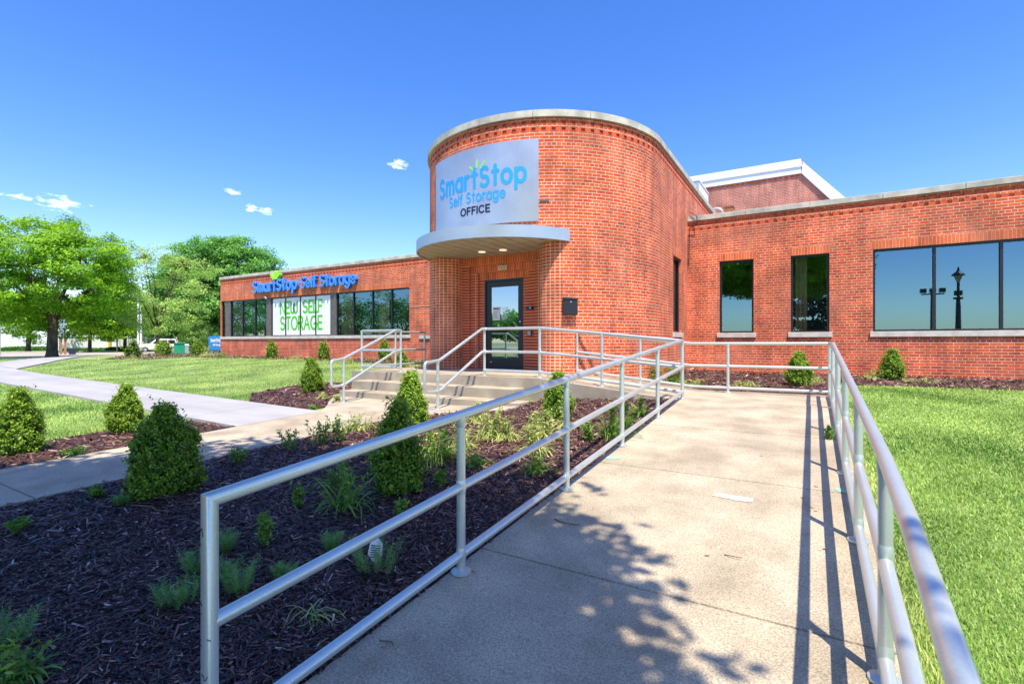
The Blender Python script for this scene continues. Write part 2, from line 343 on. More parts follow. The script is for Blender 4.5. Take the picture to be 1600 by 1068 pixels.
M['weed'] = leaf_mat('weed_leaf', (.04, .16, .02), (.32, .50, .08), .3, .5); M['straw'] = leaf_mat('wilted_leaf', (.18, .32, .05), (.70, .68, .28), .3, .6)
M['feather'] = leaf_mat('feathery_leaf', (.07, .24, .04), (.38, .60, .16), .3, .5)
M['yellow'] = mat('yellow_flower', (.85, .42, .02), .5); M['bluesign'] = mat('blue_sign', (.02, .24, .62), .45)
M['green_box'] = noise_mat('green_box_paint', (.01, .24, .11), (.015, .30, .15), 4, .45, 0)
M['chalk'] = noise_mat('chalk_mark', (.62, .58, .50), (.50, .44, .34), 34, .9, 0); M['teal'] = noise_mat('teal_mark', (.15, .5, .4), (.40, .46, .34), 25, .8, 0)
M['galv'] = mat('galvanised', (.5, .52, .54), .4, .6); M['rubber'] = mat('tyre_rubber', (.02, .02, .02), .8); M['wood'] = noise_mat('pole_wood', (.28, .17, .10), (.4, .26, .16), 5, .9, .2)
M['pebble'] = noise_mat('curb_concrete', (.5, .47, .42), (.62, .58, .52), 2, .9, .1)
# ---------------- ground ----------------
def axis(breaks):
    out = []
    for a, b, st in breaks: out += list(np.arange(a, b, st))
    out.append(breaks[-1][1]); return np.array(out)
gx = axis([(-1500, -200, 130), (-200, -60, 20), (-60, -12, 2), (-12, 9, .5), (9, 60, 5), (60, 1500, 120)])
gy = axis([(-1500, -60, 120), (-60, -4, 4), (-4, 17, .5), (17, 60, 4), (60, 1500, 120)])
XX, YY = np.meshgrid(gx, gy); ZZ = Gz(XX, YY); nx = len(gx); ny = len(gy)
V = np.stack([XX, YY, ZZ], -1).reshape(-1, 3)
I = (np.arange(ny-1)[:, None]*nx+np.arange(nx-1)[None]).ravel(); F = np.stack([I, I+1, I+1+nx, I+nx], -1)
ground = np_mesh('ground', V, F, M['soil']); tag(ground, kind='structure')
def sheet(name, poly, m, dz=.03, res=.5, zf=None, skirt=.08, thick_mat=None, parent=None, grooves=(), xg=(), **tg):
    bm = bmesh.new(); bm.faces.new([bm.verts.new((x, y, 0)) for x, y in poly])
    xs = [p[0] for p in poly]; ys = [p[1] for p in poly]
    def cut(co, no): bmesh.ops.bisect_plane(bm, geom=bm.verts[:]+bm.edges[:]+bm.faces[:], plane_co=co, plane_no=no)
    x = math.ceil(min(xs)/res)*res
    while x < max(xs): cut((x, 0, 0), (1, 0, 0)); x += res
    y = math.ceil(min(ys)/res)*res
    while y < max(ys): cut((0, y, 0), (0, 1, 0)); y += res
    for g in grooves:
        for d in (-.009, -.004, .004, .009): cut((0, g+d, 0), (0, 1, 0))
    for g in xg:
        for d in (-.014, -.006, .006, .014): cut((g+d, 0, 0), (1, 0, 0))
    zf = zf or Gz
    bd = [e for e in bm.edges if e.is_boundary]
    r = bmesh.ops.extrude_edge_only(bm, edges=bd); low = {v for v in r['geom'] if isinstance(v, bmesh.types.BMVert)}
    for v in bm.verts:
        z = float(zf(v.co.x, v.co.y))+dz
        if any(abs(v.co.y-g) < .0055 for g in grooves): z -= .022
        if any(abs(v.co.x-g) < .008 for g in xg): z -= .025
        if v in low: z -= skirt
        v.co.z = z
    bmesh.ops.recalc_face_normals(bm, faces=bm.faces)
    if not bm.faces[0].normal.z and False: pass
    me = bpy.data.meshes.new(name); bm.normal_update()
    if thick_mat is not None:
        for f in bm.faces: f.material_index = 1 if abs(f.normal.z) < .5 and abs(f.calc_center_median().z-0) > 0 and max(v.co.z for v in f.verts)-min(v.co.z for v in f.verts) > .05 else 0
    bm.to_mesh(me); bm.free(); me.materials.append(m)
    if thick_mat is not None: me.materials.append(thick_mat)
    o = bpy.data.objects.new(name, me); link(o, parent); tag(o, **tg); return o
# ramp, landing, second ramp and porch
RX0, RX1 = -1.82, .34
rampz = lambda x, y: Rz(y)
sheet('ramp', [(RX0, -5), (RX1, -5), (RX1, 10.0), (RX0, 10.0)], M['concrete'], 0, .5, rampz, .45, grooves=(-1.1, .8, 2.66, 4.63, 6.33, 8.1), kind='structure')
PZ = -.65
def r2z(x, y): return PZ+(-.892-PZ)*np.clip((np.asarray(x, float)+4.25)/2.43, 0, 1)
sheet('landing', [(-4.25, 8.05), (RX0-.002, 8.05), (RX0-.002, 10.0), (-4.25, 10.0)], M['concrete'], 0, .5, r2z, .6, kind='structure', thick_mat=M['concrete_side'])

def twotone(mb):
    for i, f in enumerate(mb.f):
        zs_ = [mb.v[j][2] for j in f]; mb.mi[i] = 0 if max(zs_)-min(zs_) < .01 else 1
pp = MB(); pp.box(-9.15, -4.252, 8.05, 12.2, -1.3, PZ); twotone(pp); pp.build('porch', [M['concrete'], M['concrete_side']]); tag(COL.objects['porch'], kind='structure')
st = MB()
st.box(-8.62, -4.55, 7.65, 8.048, -1.4, -.833); st.box(-8.62, -4.2, 7.25, 7.648, -1.4, -1.016)
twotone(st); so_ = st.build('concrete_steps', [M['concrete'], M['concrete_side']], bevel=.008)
tag(so_, 'beige concrete steps of two treads leading up to the porch', 'steps')
# beige walk
walk = [(-7.15, -6), (-5.6, -6), (-5.6, 5.2), (-5.45, 5.9), (-5.0, 6.5), (-4.3, 6.9), (-4.2, 7.3), (-8.65, 7.3), (-8.6, 7.05), (-8.1, 6.55), (-7.7, 6.2), (-7.35, 5.85), (-7.15, 5.6)]
sheet('walkway', walk, M['concrete'], .045, .5, grooves=(-2.1, -.3, 1.55, 3.4, 5.72), kind='structure')
sheet('path', [(-7.152, 4.18), (-7.152, 5.63), (-14, 6.1), (-22, 6.75), (-29, 7.4), (-33.5, 7.9), (-36, 7.6), (-34, 5.9), (-21, 5.0), (-14, 4.6)], M['newpath'], .05, .5, xg=tuple(-8.7-1.55*k for k in range(17)), kind='structure')
sheet('path', [(-29.0, 7.41), (-42, 15.3), (-46, 17.5), (-48, 16.5), (-44, 13.6), (-36.0, 8.4), (-33.4, 7.91)], M['newpath'], .055, 2, kind='structure')
sheet('road', [(-52, -120), (-80, -120), (-80, 200), (-54, 200), (-52, 30)], M['road'], .04, 20, kind='structure', skirt=.3)
sheet('road', [(-30, 26), (-30, 34), (-52.01, 40), (-52.01, 26)], M['road'], .04, 4, kind='structure', skirt=.3)
kb = MB()
for y in range(-60, 130, 10):
    kb.box(-51.9, -51.6, y, y+9.98, -1.3, -1.05)
    kb.box(-80.4, -80.1, y, y+9.98, -1.3, -1.05)
kb.build('road_kerb', M['pebble']); tag(COL.objects['road_kerb'], kind='structure')
# mulch beds
bedA = [(-5.598, -5), (RX0-.002, -5), (RX0-.002, 8.048), (-4.2, 8.048), (-4.2, 6.9), (-4.3, 6.9), (-5.0, 6.5), (-5.45, 5.9), (-5.598, 5.2)]
bedB = [(-8.55, -4), (-7.152, -4), (-7.152, 4.17), (-8.5, 4.22), (-8.8, 3.6), (-8.65, 2.4)]
bedC = [(-7.6, 5.72), (-9.6, 5.85), (-11.2, 6.9), (-11.4, 8.2), (-10.4, 9.1), (-9.16, 9.4), (-9.16, 7.4), (-8.66, 7.28), (-8.6, 7.05), (-8.1, 6.55), (-7.7, 6.2)]
bedD = [(-4.2, 10.01), (.33, 10.01), (.36, 12.1), (2, 12.35), (9.2, 11.9), (9.2, 14.99), (-3.05, 14.99), (-3.05, 11.2), (-3.7, 10.2)]
bedE = [(-27.3, 13.4), (-20, 13.5), (-14, 13.2), (-9.2, 12.4), (-9.2, 14.98), (-27.3, 14.98)]
bedF = [(-28, 12.2), (-31.5, 11.4), (-34, 13.2), (-33, 16), (-27.4, 16)]
for i, b in enumerate((bedA, bedB, bedC, bedD, bedE, bedF)):
    sheet('mulch_bed', b, M['mulch'], .022, .5, kind='structure')
def inpoly(x, y, poly):
    c = np.zeros(len(x), bool); n = len(poly)
    for i in range(n):
        x1, y1 = poly[i]; x2, y2 = poly[(i+1) % n]
        if y1 == y2: continue
        c ^= ((y1 > y) != (y2 > y)) & (x < (x2-x1)*(y-y1)/(y2-y1)+x1)
    return c
def scatter(poly, dens0, dref, dmin=0, power=2, bias=None):
    """points in poly with density dens0 per m2 out to distance dref, then falling as distance^-power"""
    xs = [p[0] for p in poly]; ys = [p[1] for p in poly]; A = (max(xs)-min(xs))*(max(ys)-min(ys))
    out = []; tiles = 24
    ex = np.linspace(min(xs), max(xs), tiles+1); ey = np.linspace(min(ys), max(ys), tiles+1)
    for i in range(tiles):
        for j in range(tiles):
            cx = (ex[i]+ex[i+1])/2; cy = (ey[j]+ey[j+1])/2
            D = math.hypot(cx, cy); dens = dens0*min(1, (dref/max(D, .1))**power)
            if cx*-.5135+cy*.858 < -1.2 or cy < -1.5: dens *= .15
            n = int(dens*(ex[i+1]-ex[i])*(ey[j+1]-ey[j])+RNG.random())
            if n: out.append(np.stack([RNG.uniform(ex[i], ex[i+1], n), RNG.uniform(ey[j], ey[j+1], n)], -1))
    p = np.concatenate(out); return p[inpoly(p[:, 0], p[:, 1], poly)]
def unit(v): return v/np.maximum(np.linalg.norm(v, axis=-1, keepdims=True), 1e-9)
def chips(polys):
    Vs, Fs, Ts = [], [], []; base = 0
    for poly, dens in polys:
        p = scatter(poly, dens, 2.6, power=1.7); n = len(p); D = np.hypot(p[:, 0], p[:, 1])
        sc = np.maximum(1, D/3.2)**.75
        ln = RNG.uniform(.016, .055, n)*RNG.choice([1, 1, 1, 1.6], n)*sc*.5; wd = RNG.uniform(.003, .009, n)*sc*.7; th = RNG.uniform(.0012, .003, n)*sc
        an = RNG.uniform(0, 2*np.pi, n); ti = RNG.normal(0, .28, n)
        ax = np.stack([np.cos(an)*np.cos(ti), np.sin(an)*np.cos(ti), np.sin(ti)], -1)
        sd = np.stack([-np.sin(an), np.cos(an), RNG.normal(0, .45, n)], -1); sd = unit(sd-ax*(sd*ax).sum(-1, keepdims=True)); up = np.cross(ax, sd)
        z = Gz(p[:, 0], p[:, 1])+.022+RNG.uniform(.001, .024, n)
        c = np.stack([p[:, 0], p[:, 1], z], -1)
        vs = []
        for (a, b, d) in [(-1, -1, 0), (1, -.7, 0), (1, .7, 0), (-1, 1, 0), (-.9, -.8, 1), (.8, -.5, 1), (.8, .5, 1), (-.9, .8, 1)]:
            vs.append(c+ax*(ln*a)[:, None]+sd*(wd*b)[:, None]+up*(th*d)[:, None])
        V = np.stack(vs, 1); F = np.array([[4, 5, 6, 7], [0, 1, 5, 4], [1, 2, 6, 5], [2, 3, 7, 6], [3, 0, 4, 7]])
        Fs.append((F[None]+(np.arange(n)*8)[:, None, None]+base).reshape(-1, 4)); Vs.append(V.reshape(-1, 3)); base += n*8
        Ts.append(np.repeat(np.clip(RNG.beta(2, 2.6, n)+np.where(RNG.random(n) < .012, .6, 0), 0, 1), 8))
    return np.concatenate(Vs), np.concatenate(Fs), np.concatenate(Ts)
V, F, T = chips([(bedA, 5200), (bedB, 1500), (bedC, 1500), (bedD, 1500), (bedE, 500), (bedF, 500)])
tag(np_mesh('mulch', V, F, M['chip'], tint=T), 'dark brown shredded bark mulch covering the planting beds', 'mulch', kind='stuff')
def grass(polys, name):
    Vs, Fs, Ts = [], [], []; base = 0
    for poly, dens, h0, dref, tb in polys:
        p = scatter(poly, dens, dref, power=1.75); n = len(p); D = np.hypot(p[:, 0], p[:, 1])
        sc = np.maximum(1, D/dref)
        h = RNG.uniform(.5, 1.3, n)*h0*(1+.25*np.sin(p[:, 0]*1.7)*np.sin(p[:, 1]*1.3)); w = RNG.uniform(.0016, .0032, n)*sc**.9
        an = RNG.uniform(0, 2*np.pi, n); le = RNG.uniform(.1, .9, n)*h
        z = Gz(p[:, 0], p[:, 1])-.003; c = np.stack([p[:, 0], p[:, 1], z], -1)
        sd = np.stack([-np.sin(an), np.cos(an), an*0], -1); fw = np.stack([np.cos(an), np.sin(an), an*0], -1); up = np.array([0, 0, 1.])
        V = np.stack([c-sd*w[:, None], c+sd*w[:, None], c+fw*(le*.35)[:, None]+up*(h*.6)[:, None]+sd*(w*.8)[:, None],
                      c+fw*(le*.35)[:, None]+up*(h*.6)[:, None]-sd*(w*.8)[:, None], c+fw*le[:, None]+up*h[:, None]], 1)
        q = np.arange(n)*5+base
        Fs.append(np.stack([q, q+1, q+2, q+3], -1)); Fs.append(np.stack([q+3, q+2, q+4, q+4], -1)); Vs.append(V.reshape(-1, 3)); base += n*5
        patch = .5+.30*np.sin(p[:, 0]*2.1+np.sin(p[:, 1]*1.3)*2)+.24*np.sin(p[:, 1]*2.7+np.cos(p[:, 0]*3.1)*1.5)+tb
        Ts.append(np.repeat(np.clip(patch*.55+RNG.beta(1.6, 2.2, n)*.75-.1, 0, 1), 5))
    V = np.concatenate(Vs); T = np.concatenate(Ts); F4 = np.concatenate(Fs[0::2]); F3 = np.concatenate(Fs[1::2])[:, :3]
    F = np.concatenate([np.stack([F4[:, 0], F4[:, 1], F4[:, 2]], -1), np.stack([F4[:, 0], F4[:, 2], F4[:, 3]], -1), F3])
    return np_mesh(name, V, F, M['grass'], tint=T)
lawnR = [(.355, -1), (7, -1), (12, 12), (9, 11.95), (2, 12.4), (.37, 12.15)]
lawnL1 = [(-8.6, -3), (-8.7, 2.4), (-8.85, 3.6), (-8.5, 4.2), (-14, 4.55), (-21, 4.95), (-30, 5.5), (-30, -6)]
lawnL2 = [(-7.6, 5.75), (-14, 6.15), (-22, 6.8), (-28.6, 7.45), (-34, 10.8), (-31.5, 11.4), (-28, 12.2), (-27.3, 13.4), (-20, 13.5), (-14, 13.2), (-9.2, 12.4), (-9.2, 9.4), (-10.4, 9.1), (-11.4, 8.2), (-11.2, 6.9), (-9.6, 5.85)]
lawnL3 = [(-36.5, 8.5), (-44, 13.8), (-48, 16.6), (-51.5, 17), (-51.5, 4), (-34, 5.8)]
g = grass([(lawnR, 26000, .031, 2.2, .05), (lawnL1, 7000, .05, 4, .1), (lawnL2, 2400, .045, 8, .02), (lawnL3, 150, .09, 30, -.1)], 'grass')
Q_ = M['grass']; M['grass'] = M['straw']
dg = grass([([(.4, 11.6), (2, 11.9), (9, 11.5), (9, 13.4), (2, 13.2), (.4, 13.4)], 420, .06, 5, .3), ([(-2.2, 10.4), (.3, 10.4), (.3, 14.8), (-2.2, 14.8)], 60, .05, 5, .3), ([(-27, 12.8), (-14, 12.6), (-9.3, 12), (-9.3, 14.6), (-14, 14.7), (-27, 14.8)], 420, .09, 8, .35), ([(-33, 11.2), (-27.5, 12), (-27.5, 15), (-33, 14)], 200, .13, 12, .3),
 ([(.36, .5), (.46, .5), (.48, 9), (.36, 9)], 6000, .05, 2.5, .3), ([(-8.9, -1), (-8.55, -1), (-8.75, 3.6), (-9.3, 3.6)], 900, .05, 4, .3)], 'dry_grass')
tag(dg, 'pale dried grass and wilted weeds along the lawn edges and walls', 'dry grass', kind='stuff'); M['grass'] = Q_
tag(g, 'short mown green lawn on both sides of the walks', 'grass', kind='stuff')
# paint and chalk marks lying on the ramp
def mark(pts, m, label):
    v = MB(); v.quad([(x, y, float(Rz(y))+.004) for x, y in pts]); o = v.build('paint_mark', m); tag(o, label, 'paint mark')
def onramp(u, v_):
    t = (u-800)/FPX; D = (1.227+.0785*3.83)/((v_-535)/FPX+.0785*(.858+.5135*t)); return (D*(-.5135+.858*t), D*(.858+.5135*t))
def Q(pts): return [onramp(u, v) for u, v in pts]
mark(Q([(1112, 774), (1120, 770), (1178, 779), (1176, 785), (1150, 782)]), M['chalk'], 'short white spray paint mark across the middle of the ramp')
mark(Q([(946, 713), (962, 714), (972, 716), (960, 718), (948, 717)]), M['teal'], 'small teal paint mark near the left railing of the ramp')
mark(Q([(1303, 763), (1316, 763), (1329, 768), (1318, 770), (1306, 767)]), M['teal'], 'small teal paint mark near the right railing of the ramp')
# ---------------- brick building ----------------
YW = 15.0; ZB = -1.3; ZT = 3.41; CZ = .14
bld = empty('brick_building', (-6.1, 15, -.75), label='long low red brick building with a curved tower entrance', cat='building')
def setp(o):   # keep world coordinates though the parent Empty sits at the building's base
    o.parent = bld; o.matrix_parent_inverse = Matrix.Translation(-Vector((-6.1, 15, -.75)))
    return o
def bpart(mb, name, m, **k): return setp(mb.build(name, m, **k))
def wall_holes(mb, p0, p1, z0, z1, holes, depth=.12, ustart=0):
    """vertical wall from p0 to p1 (outside on the right-hand side), holes=(s0,s1,za,zb)"""
    p0 = Vector(p0); p1 = Vector(p1); d = (p1-p0); Ln = d.length; d.normalize(); inn = Vector((-d.y, d.x))
    ss = sorted({0, Ln, *[h[0] for h in holes], *[h[1] for h in holes]}); zs = sorted({z0, z1, *[h[2] for h in holes], *[h[3] for h in holes]})
    def pt(s, z, k=0): q = p0+d*s+inn*k; return (q.x, q.y, z)
    for i in range(len(ss)-1):
        for j in range(len(zs)-1):
            sm = (ss[i]+ss[i+1])/2; zm = (zs[j]+zs[j+1])/2
            if any(h[0] < sm < h[1] and h[2] < zm < h[3] for h in holes): continue
            a, b, c, e = ss[i], ss[i+1], zs[j], zs[j+1]
            mb.quad([pt(a, c), pt(b, c), pt(b, e), pt(a, e)], [(a+ustart, c), (b+ustart, c), (b+ustart, e), (a+ustart, e)], 0)
    for (a, b, c, e) in holes:
        mb.quad([pt(a, c), pt(a, e), pt(a, e, depth), pt(a, c, depth)], [(a, c), (a, e), (a+depth, e), (a+depth, c)], 0)
        mb.quad([pt(b, e), pt(b, c), pt(b, c, depth), pt(b, e, depth)], [(b, e), (b, c), (b+depth, c), (b+depth, e)], 0)
        mb.quad([pt(a, e), pt(b, e), pt(b, e, depth), pt(a, e, depth)], [(a, e), (b, e), (b, e+depth), (a, e+depth)], 0)
        mb.quad([pt(b, c), pt(a, c), pt(a, c, depth), pt(b, c, depth)], [(b, c), (a, c), (a, c+depth), (b, c+depth)], 0)
ROW = .0677
def corbel(mb, pt, Ln, ztop):
    """two courses of alternating recessed headers under the coping; pt(s,z,out) gives a point"""
    n = int(Ln/.205); st = Ln/n
    def prism(s0, s1, z0, z1, out, m=2):
        k = max(1, int((s1-s0)/.3)); 
        for i in range(k):
            a = s0+(s1-s0)*i/k; b = s0+(s1-s0)*(i+1)/k
            mb.quad([pt(a, z0, out), pt(b, z0, out), pt(b, z1, out), pt(a, z1, out)], [(a, z0), (b, z0), (b, z1), (a, z1)], m)
            mb.quad([pt(a, z1, out), pt(b, z1, out), pt(b, z1, 0), pt(a, z1, 0)], None, 2)
            mb.quad([pt(b, z0, out), pt(a, z0, out), pt(a, z0, 0), pt(b, z0, 0)], None, 2)
        mb.quad([pt(s0, z0, 0), pt(s0, z0, out), pt(s0, z1, out), pt(s0, z1, 0)], None, 2)
        mb.quad([pt(s1, z0, out), pt(s1, z0, 0), pt(s1, z1, 0), pt(s1, z1, out)], None, 2)
    o = .03; pt0 = pt; pt = lambda s, z, out: pt0(s, z, out-.03)
    k = max(1, int(Ln/.3))
    for i in range(k):
        a = Ln*i/k; b = Ln*(i+1)/k
        mb.quad([pt(a, ztop-4*ROW, 0), pt(b, ztop-4*ROW, 0), pt(b, ztop, 0), pt(a, ztop, 0)], [(a, ztop-4*ROW), (b, ztop-4*ROW), (b, ztop), (a, ztop)], 0)
        mb.quad([pt0(a, ztop-4*ROW, 0), pt0(b, ztop-4*ROW, 0), pt(b, ztop-4*ROW, 0), pt(a, ztop-4*ROW, 0)], None, 2)
    prism(0, Ln, ztop-ROW, ztop, o, 0)
    prism(0, Ln, ztop-3*ROW, ztop-2*ROW, o, 0)
    for i in range(n):
        prism(st*i, st*i+st*.60, ztop-2*ROW+.001, ztop-ROW-.001, o-.001)
        prism(st*i, st*i+st*.60, ztop-4*ROW, ztop-3*ROW-.001, o-.001)
def straight_pt(p0, p1):
    p0 = Vector(p0); d = (Vector(p1)-p0).normalized(); inn = Vector((-d.y, d.x))
    def f(s, z, out): q = p0+d*s-inn*out; return (q.x, q.y, z)
    return f
def lintel(mb, p0, p1, s0, s1, z):
    f = straight_pt(p0, p1)
    mb.quad([f(s0, z, .003), f(s1, z, .003), f(s1, z+.205, .003), f(s0, z+.205, .003)], [(s0, 0), (s1, 0), (s1, .205), (s0, .205)], 1)
    for a, b, c, e in ((s0, z, s1, z), ): mb.quad([f(s0, z, 0), f(s1, z, 0), f(s1, z, .003), f(s0, z, .003)], None, 1)
BM = [M['brick'], M['soldier'], M['header']]
WT = 2.27; WB = .27
# --- right wing
XR0, XR1 = -3.07, 9.0
w1 = (Xat(1124, 15), Xat(1177.5, 15)); w2 = (Xat(1235.5, 15), Xat(1296, 15)); w3 = (Xat(1364, 15), 5.95)
mb = MB(); p0, p1 = (XR0, YW), (XR1, YW)
hs_ = [(a-XR0, b-XR0, WB, WT) for a, b in (w1, w2, w3)]
wall_holes(mb, p0, p1, ZB, ZT+.06-4*ROW, hs_, ustart=.03)
for a, b in (w1, w2, w3): lintel(mb, p0, p1, a-XR0-.03, b-XR0+.03, WT)
corbel(mb, straight_pt(p0, p1), XR1-XR0, ZT+.06)
wall_holes(mb, (XR1, YW), (XR1, 30), ZB, ZT+.06, [])
bpart(mb, 'wall', BM)
# --- left wing
XL0, XL1 = -27.2, -9.13
wl = (Xat(345.5, 15), Xat(639.5, 15))
mb = MB(); p0, p1 = (XL0, YW), (XL1, YW)
wall_holes(mb, p0, p1, ZB, ZT-.06-4*ROW, [(wl[0]-XL0, wl[1]-XL0, .31, 2.2)])
lintel(mb, p0, p1, wl[0]-XL0, wl[1]-XL0, 2.2)
corbel(mb, straight_pt(p0, p1), XL1-XL0, ZT-.06)
wall_holes(mb, (XL0, 30), (XL0, YW), ZB, ZT-.06-4*ROW, [(12.5, 14.93, .31, 2.2)])
corbel(mb, straight_pt((XL0, 30), (XL0, YW)), 15, ZT-.06)
bpart(mb, 'wall', BM)
# --- roofs and back (closes the rooms)
mb = MB(); mb.quad([(XL0+.05, YW+.05, ZT-.3), (XL1, YW+.05, ZT-.3), (XL1, 30, ZT-.3), (XL0+.05, 30, ZT-.3)])
mb.quad([(XR0, YW+.05, ZT-.3), (XR1, YW+.05, ZT-.3), (XR1, 30, ZT-.3), (XR0, 30, ZT-.3)])
mb.quad([(-9.1, 12, 4.3), (-9.1, 24, 4.3), (-3.1, 24, 4.3), (-3.1, 12, 4.3)][::-1])
mb.quad([(-6.1+2.9*math.sin(rad(a)), 12-2.9*math.cos(rad(a)), 4.3) for a in range(-90, 91, 10)])
bpart(mb, 'roof', M['roof'])
mb = MB(); mb.box(XL0, XR1, 30, 30.3, ZB, ZT+.05); bpart(mb, 'wall', M['brick'])
# --- tower
TC = (-6.1, 11.9); TR = 3.03; ZTT = 4.64
def cyl(a, r=TR): return (TC[0]+r*math.sin(a), TC[1]-r*math.cos(a))
aR = math.atan2(1.448, 2.172); aL = -math.atan2(1.88, 1.825)
mb = MB()
def arc_wall(c, r, a0, a1, z0, z1, m, n, u0=None):
    for i in range(n):
        t0 = a0+(a1-a0)*i/n; t1 = a0+(a1-a0)*(i+1)/n
        q0 = (c[0]+r*math.sin(t0), c[1]-r*math.cos(t0)); q1 = (c[0]+r*math.sin(t1), c[1]-r*math.cos(t1))
        ua = (t0*r if u0 is None else u0+(t0-a0)*r); ub = (t1*r if u0 is None else u0+(t1-a0)*r)
        mb.quad([(*q0, z0), (*q1, z0), (*q1, z1), (*q0, z1)], [(ua, z0), (ub, z0), (ub, z1), (ua, z1)], m)
ZC = 2.10
arc_wall(TC, TR, -math.pi/2, math.pi/2, ZC, ZTT-4*ROW, 0, 72)
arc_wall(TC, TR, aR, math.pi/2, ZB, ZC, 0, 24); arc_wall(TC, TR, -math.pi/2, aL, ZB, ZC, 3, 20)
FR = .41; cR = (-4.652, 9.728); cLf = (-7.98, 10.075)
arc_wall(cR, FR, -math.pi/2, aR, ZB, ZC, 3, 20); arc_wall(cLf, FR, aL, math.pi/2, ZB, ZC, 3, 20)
def vq(a, b, z0, z1, m, flip=False):
    Ln = math.hypot(b[0]-a[0], b[1]-a[1]); mb.quad([(*a, z0), (*b, z0), (*b, z1), (*a, z1)], [(0, z0), (Ln, z0), (Ln, z1), (0, z1)], m)
YR = 10.2
vq((cR[0]-FR, YR+.3), (cR[0]-FR, cR[1]), ZB, ZC, 3); vq((cLf[0]+FR, cLf[1]), (cLf[0]+FR, YR+.3), ZB, ZC, 3)
# flanks
wall_holes(mb, (-3.07, 11.9), (-3.07, 24), ZB, ZTT-4*ROW, [(13.26-11.9, 14.2-11.9, WB, WT)], ustart=1.57*3.03)
lintel(mb, (-3.07, 11.9), (-3.07, 24), 13.26-11.9-.03, 14.2-11.9+.03, WT)
wall_holes(mb, (-9.13, 24), (-9.13, 11.9), ZB, ZTT-4*ROW, [])
tq = lambda s, z, out: (*cyl(-math.pi/2+s/TR, TR+out), z)
corbel(mb, tq, math.pi*TR, ZTT); corbel(mb, straight_pt((-3.07, 11.9), (-3.07, 24)), 12.1, ZTT); corbel(mb, straight_pt((-9.13, 24), (-9.13, 11.9)), 12.1, ZTT)
mb.box(-9.12, -3.08, 24, 24.2, ZB, ZTT, 0)
bpart(mb, 'tower_wall', BM+[M['stack']])
# stepped recess around the door
mb = MB()
DX0, DX1 = Xat(757, 10.35), Xat(818, 10.35); DT = 1.55
lay = [(cLf[0]+FR, cR[0]-FR, 2.12, -7.36, -5.5, 1.90, 10.2), (-7.36, -5.5, 1.90, -7.14, -5.68, 1.72, 10.27), (-7.14, -5.68, 1.72, DX0-.0, DX1+.0, DT, 10.34)]
for (xa, xb, zt, ha, hb, hz, y) in lay:
    for (a, b) in ((xa, ha), (hb, xb)):
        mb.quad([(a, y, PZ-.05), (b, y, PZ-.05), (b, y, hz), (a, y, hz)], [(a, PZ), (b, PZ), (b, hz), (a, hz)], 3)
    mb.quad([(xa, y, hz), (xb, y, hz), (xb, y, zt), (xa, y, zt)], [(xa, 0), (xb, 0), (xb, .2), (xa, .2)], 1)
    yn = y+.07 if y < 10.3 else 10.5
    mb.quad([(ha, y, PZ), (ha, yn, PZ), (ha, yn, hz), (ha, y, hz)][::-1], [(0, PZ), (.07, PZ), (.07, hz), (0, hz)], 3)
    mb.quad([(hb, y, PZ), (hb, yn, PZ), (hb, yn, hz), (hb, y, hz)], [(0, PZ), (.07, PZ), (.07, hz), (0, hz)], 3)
    mb.quad([(ha, y, hz), (ha, yn, hz), (hb, yn, hz), (hb, y, hz)], None, 2)
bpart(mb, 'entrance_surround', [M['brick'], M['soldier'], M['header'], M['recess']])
# copings
def coping_line(p0, p1, z, name='coping', seg=1.55, w0=-.05, w1=.30):
    mb = MB(); p0 = Vector(p0); p1 = Vector(p1); d = (p1-p0); Ln = d.length; d.normalize(); inn = Vector((-d.y, d.x)); n = max(1, round(Ln/seg))
    for i in range(n):
        a = Ln*i/n+.004; b = Ln*(i+1)/n-.004; c = p0+d*(a+b)/2+inn*(w0+w1)/2
        jz = RNG.uniform(-.004, .004)
        mb.obox((c.x, c.y, z+CZ/2+jz), Vector((d.x, d.y, 0)), Vector((inn.x, inn.y, 0)), Vector((0, 0, 1)), (b-a)/2, (w1-w0)/2, CZ/2)
    return bpart(mb, name, M['coping'], bevel=.008)
coping_line((XR0, YW), (XR1+.05, YW), ZT+.061); coping_line((XL0-.05, YW), (XL1, YW), ZT-.059); coping_line((XL0, 30), (XL0, YW+.31), ZT-.059)
coping_line((-3.07, 11.93), (-3.07, 24), ZTT+.001); coping_line((-9.13, 24), (-9.13, 11.93), ZTT+.001)
mb = MB(); nseg = 8
for k in range(nseg):
    a0 = -math.pi/2+math.pi*k/nseg+.0015; a1 = -math.pi/2+math.pi*(k+1)/nseg-.0015; n = 9; jz = RNG.uniform(-.003, .003)
    z0 = ZTT+.001+jz; z1 = z0+CZ
    for i in range(n):
        b0 = a0+(a1-a0)*i/n; b1 = a0+(a1-a0)*(i+1)/n
        o0, o1 = cyl(b0, TR+.055), cyl(b1, TR+.055); i0, i1 = cyl(b0, TR-.3), cyl(b1, TR-.3)
        mb.quad([(*o0, z0), (*o1, z0), (*o1, z1), (*o0, z1)]); mb.quad([(*i1, z0), (*i0, z0), (*i0, z1), (*i1, z1)])
        mb.quad([(*o0, z1), (*o1, z1), (*i1, z1), (*i0, z1)]); mb.quad([(*o1, z0), (*o0, z0), (*i0, z0), (*i1, z0)])
    for b0, fl in ((a0, 0), (a1, 1)):
        o0 = cyl(b0, TR+.055); i0 = cyl(b0, TR-.3); q = [(*i0, z0), (*o0, z0), (*o0, z1), (*i0, z1)]; mb.quad(q[::-1] if fl else q)
bpart(mb, 'coping', M['coping'])
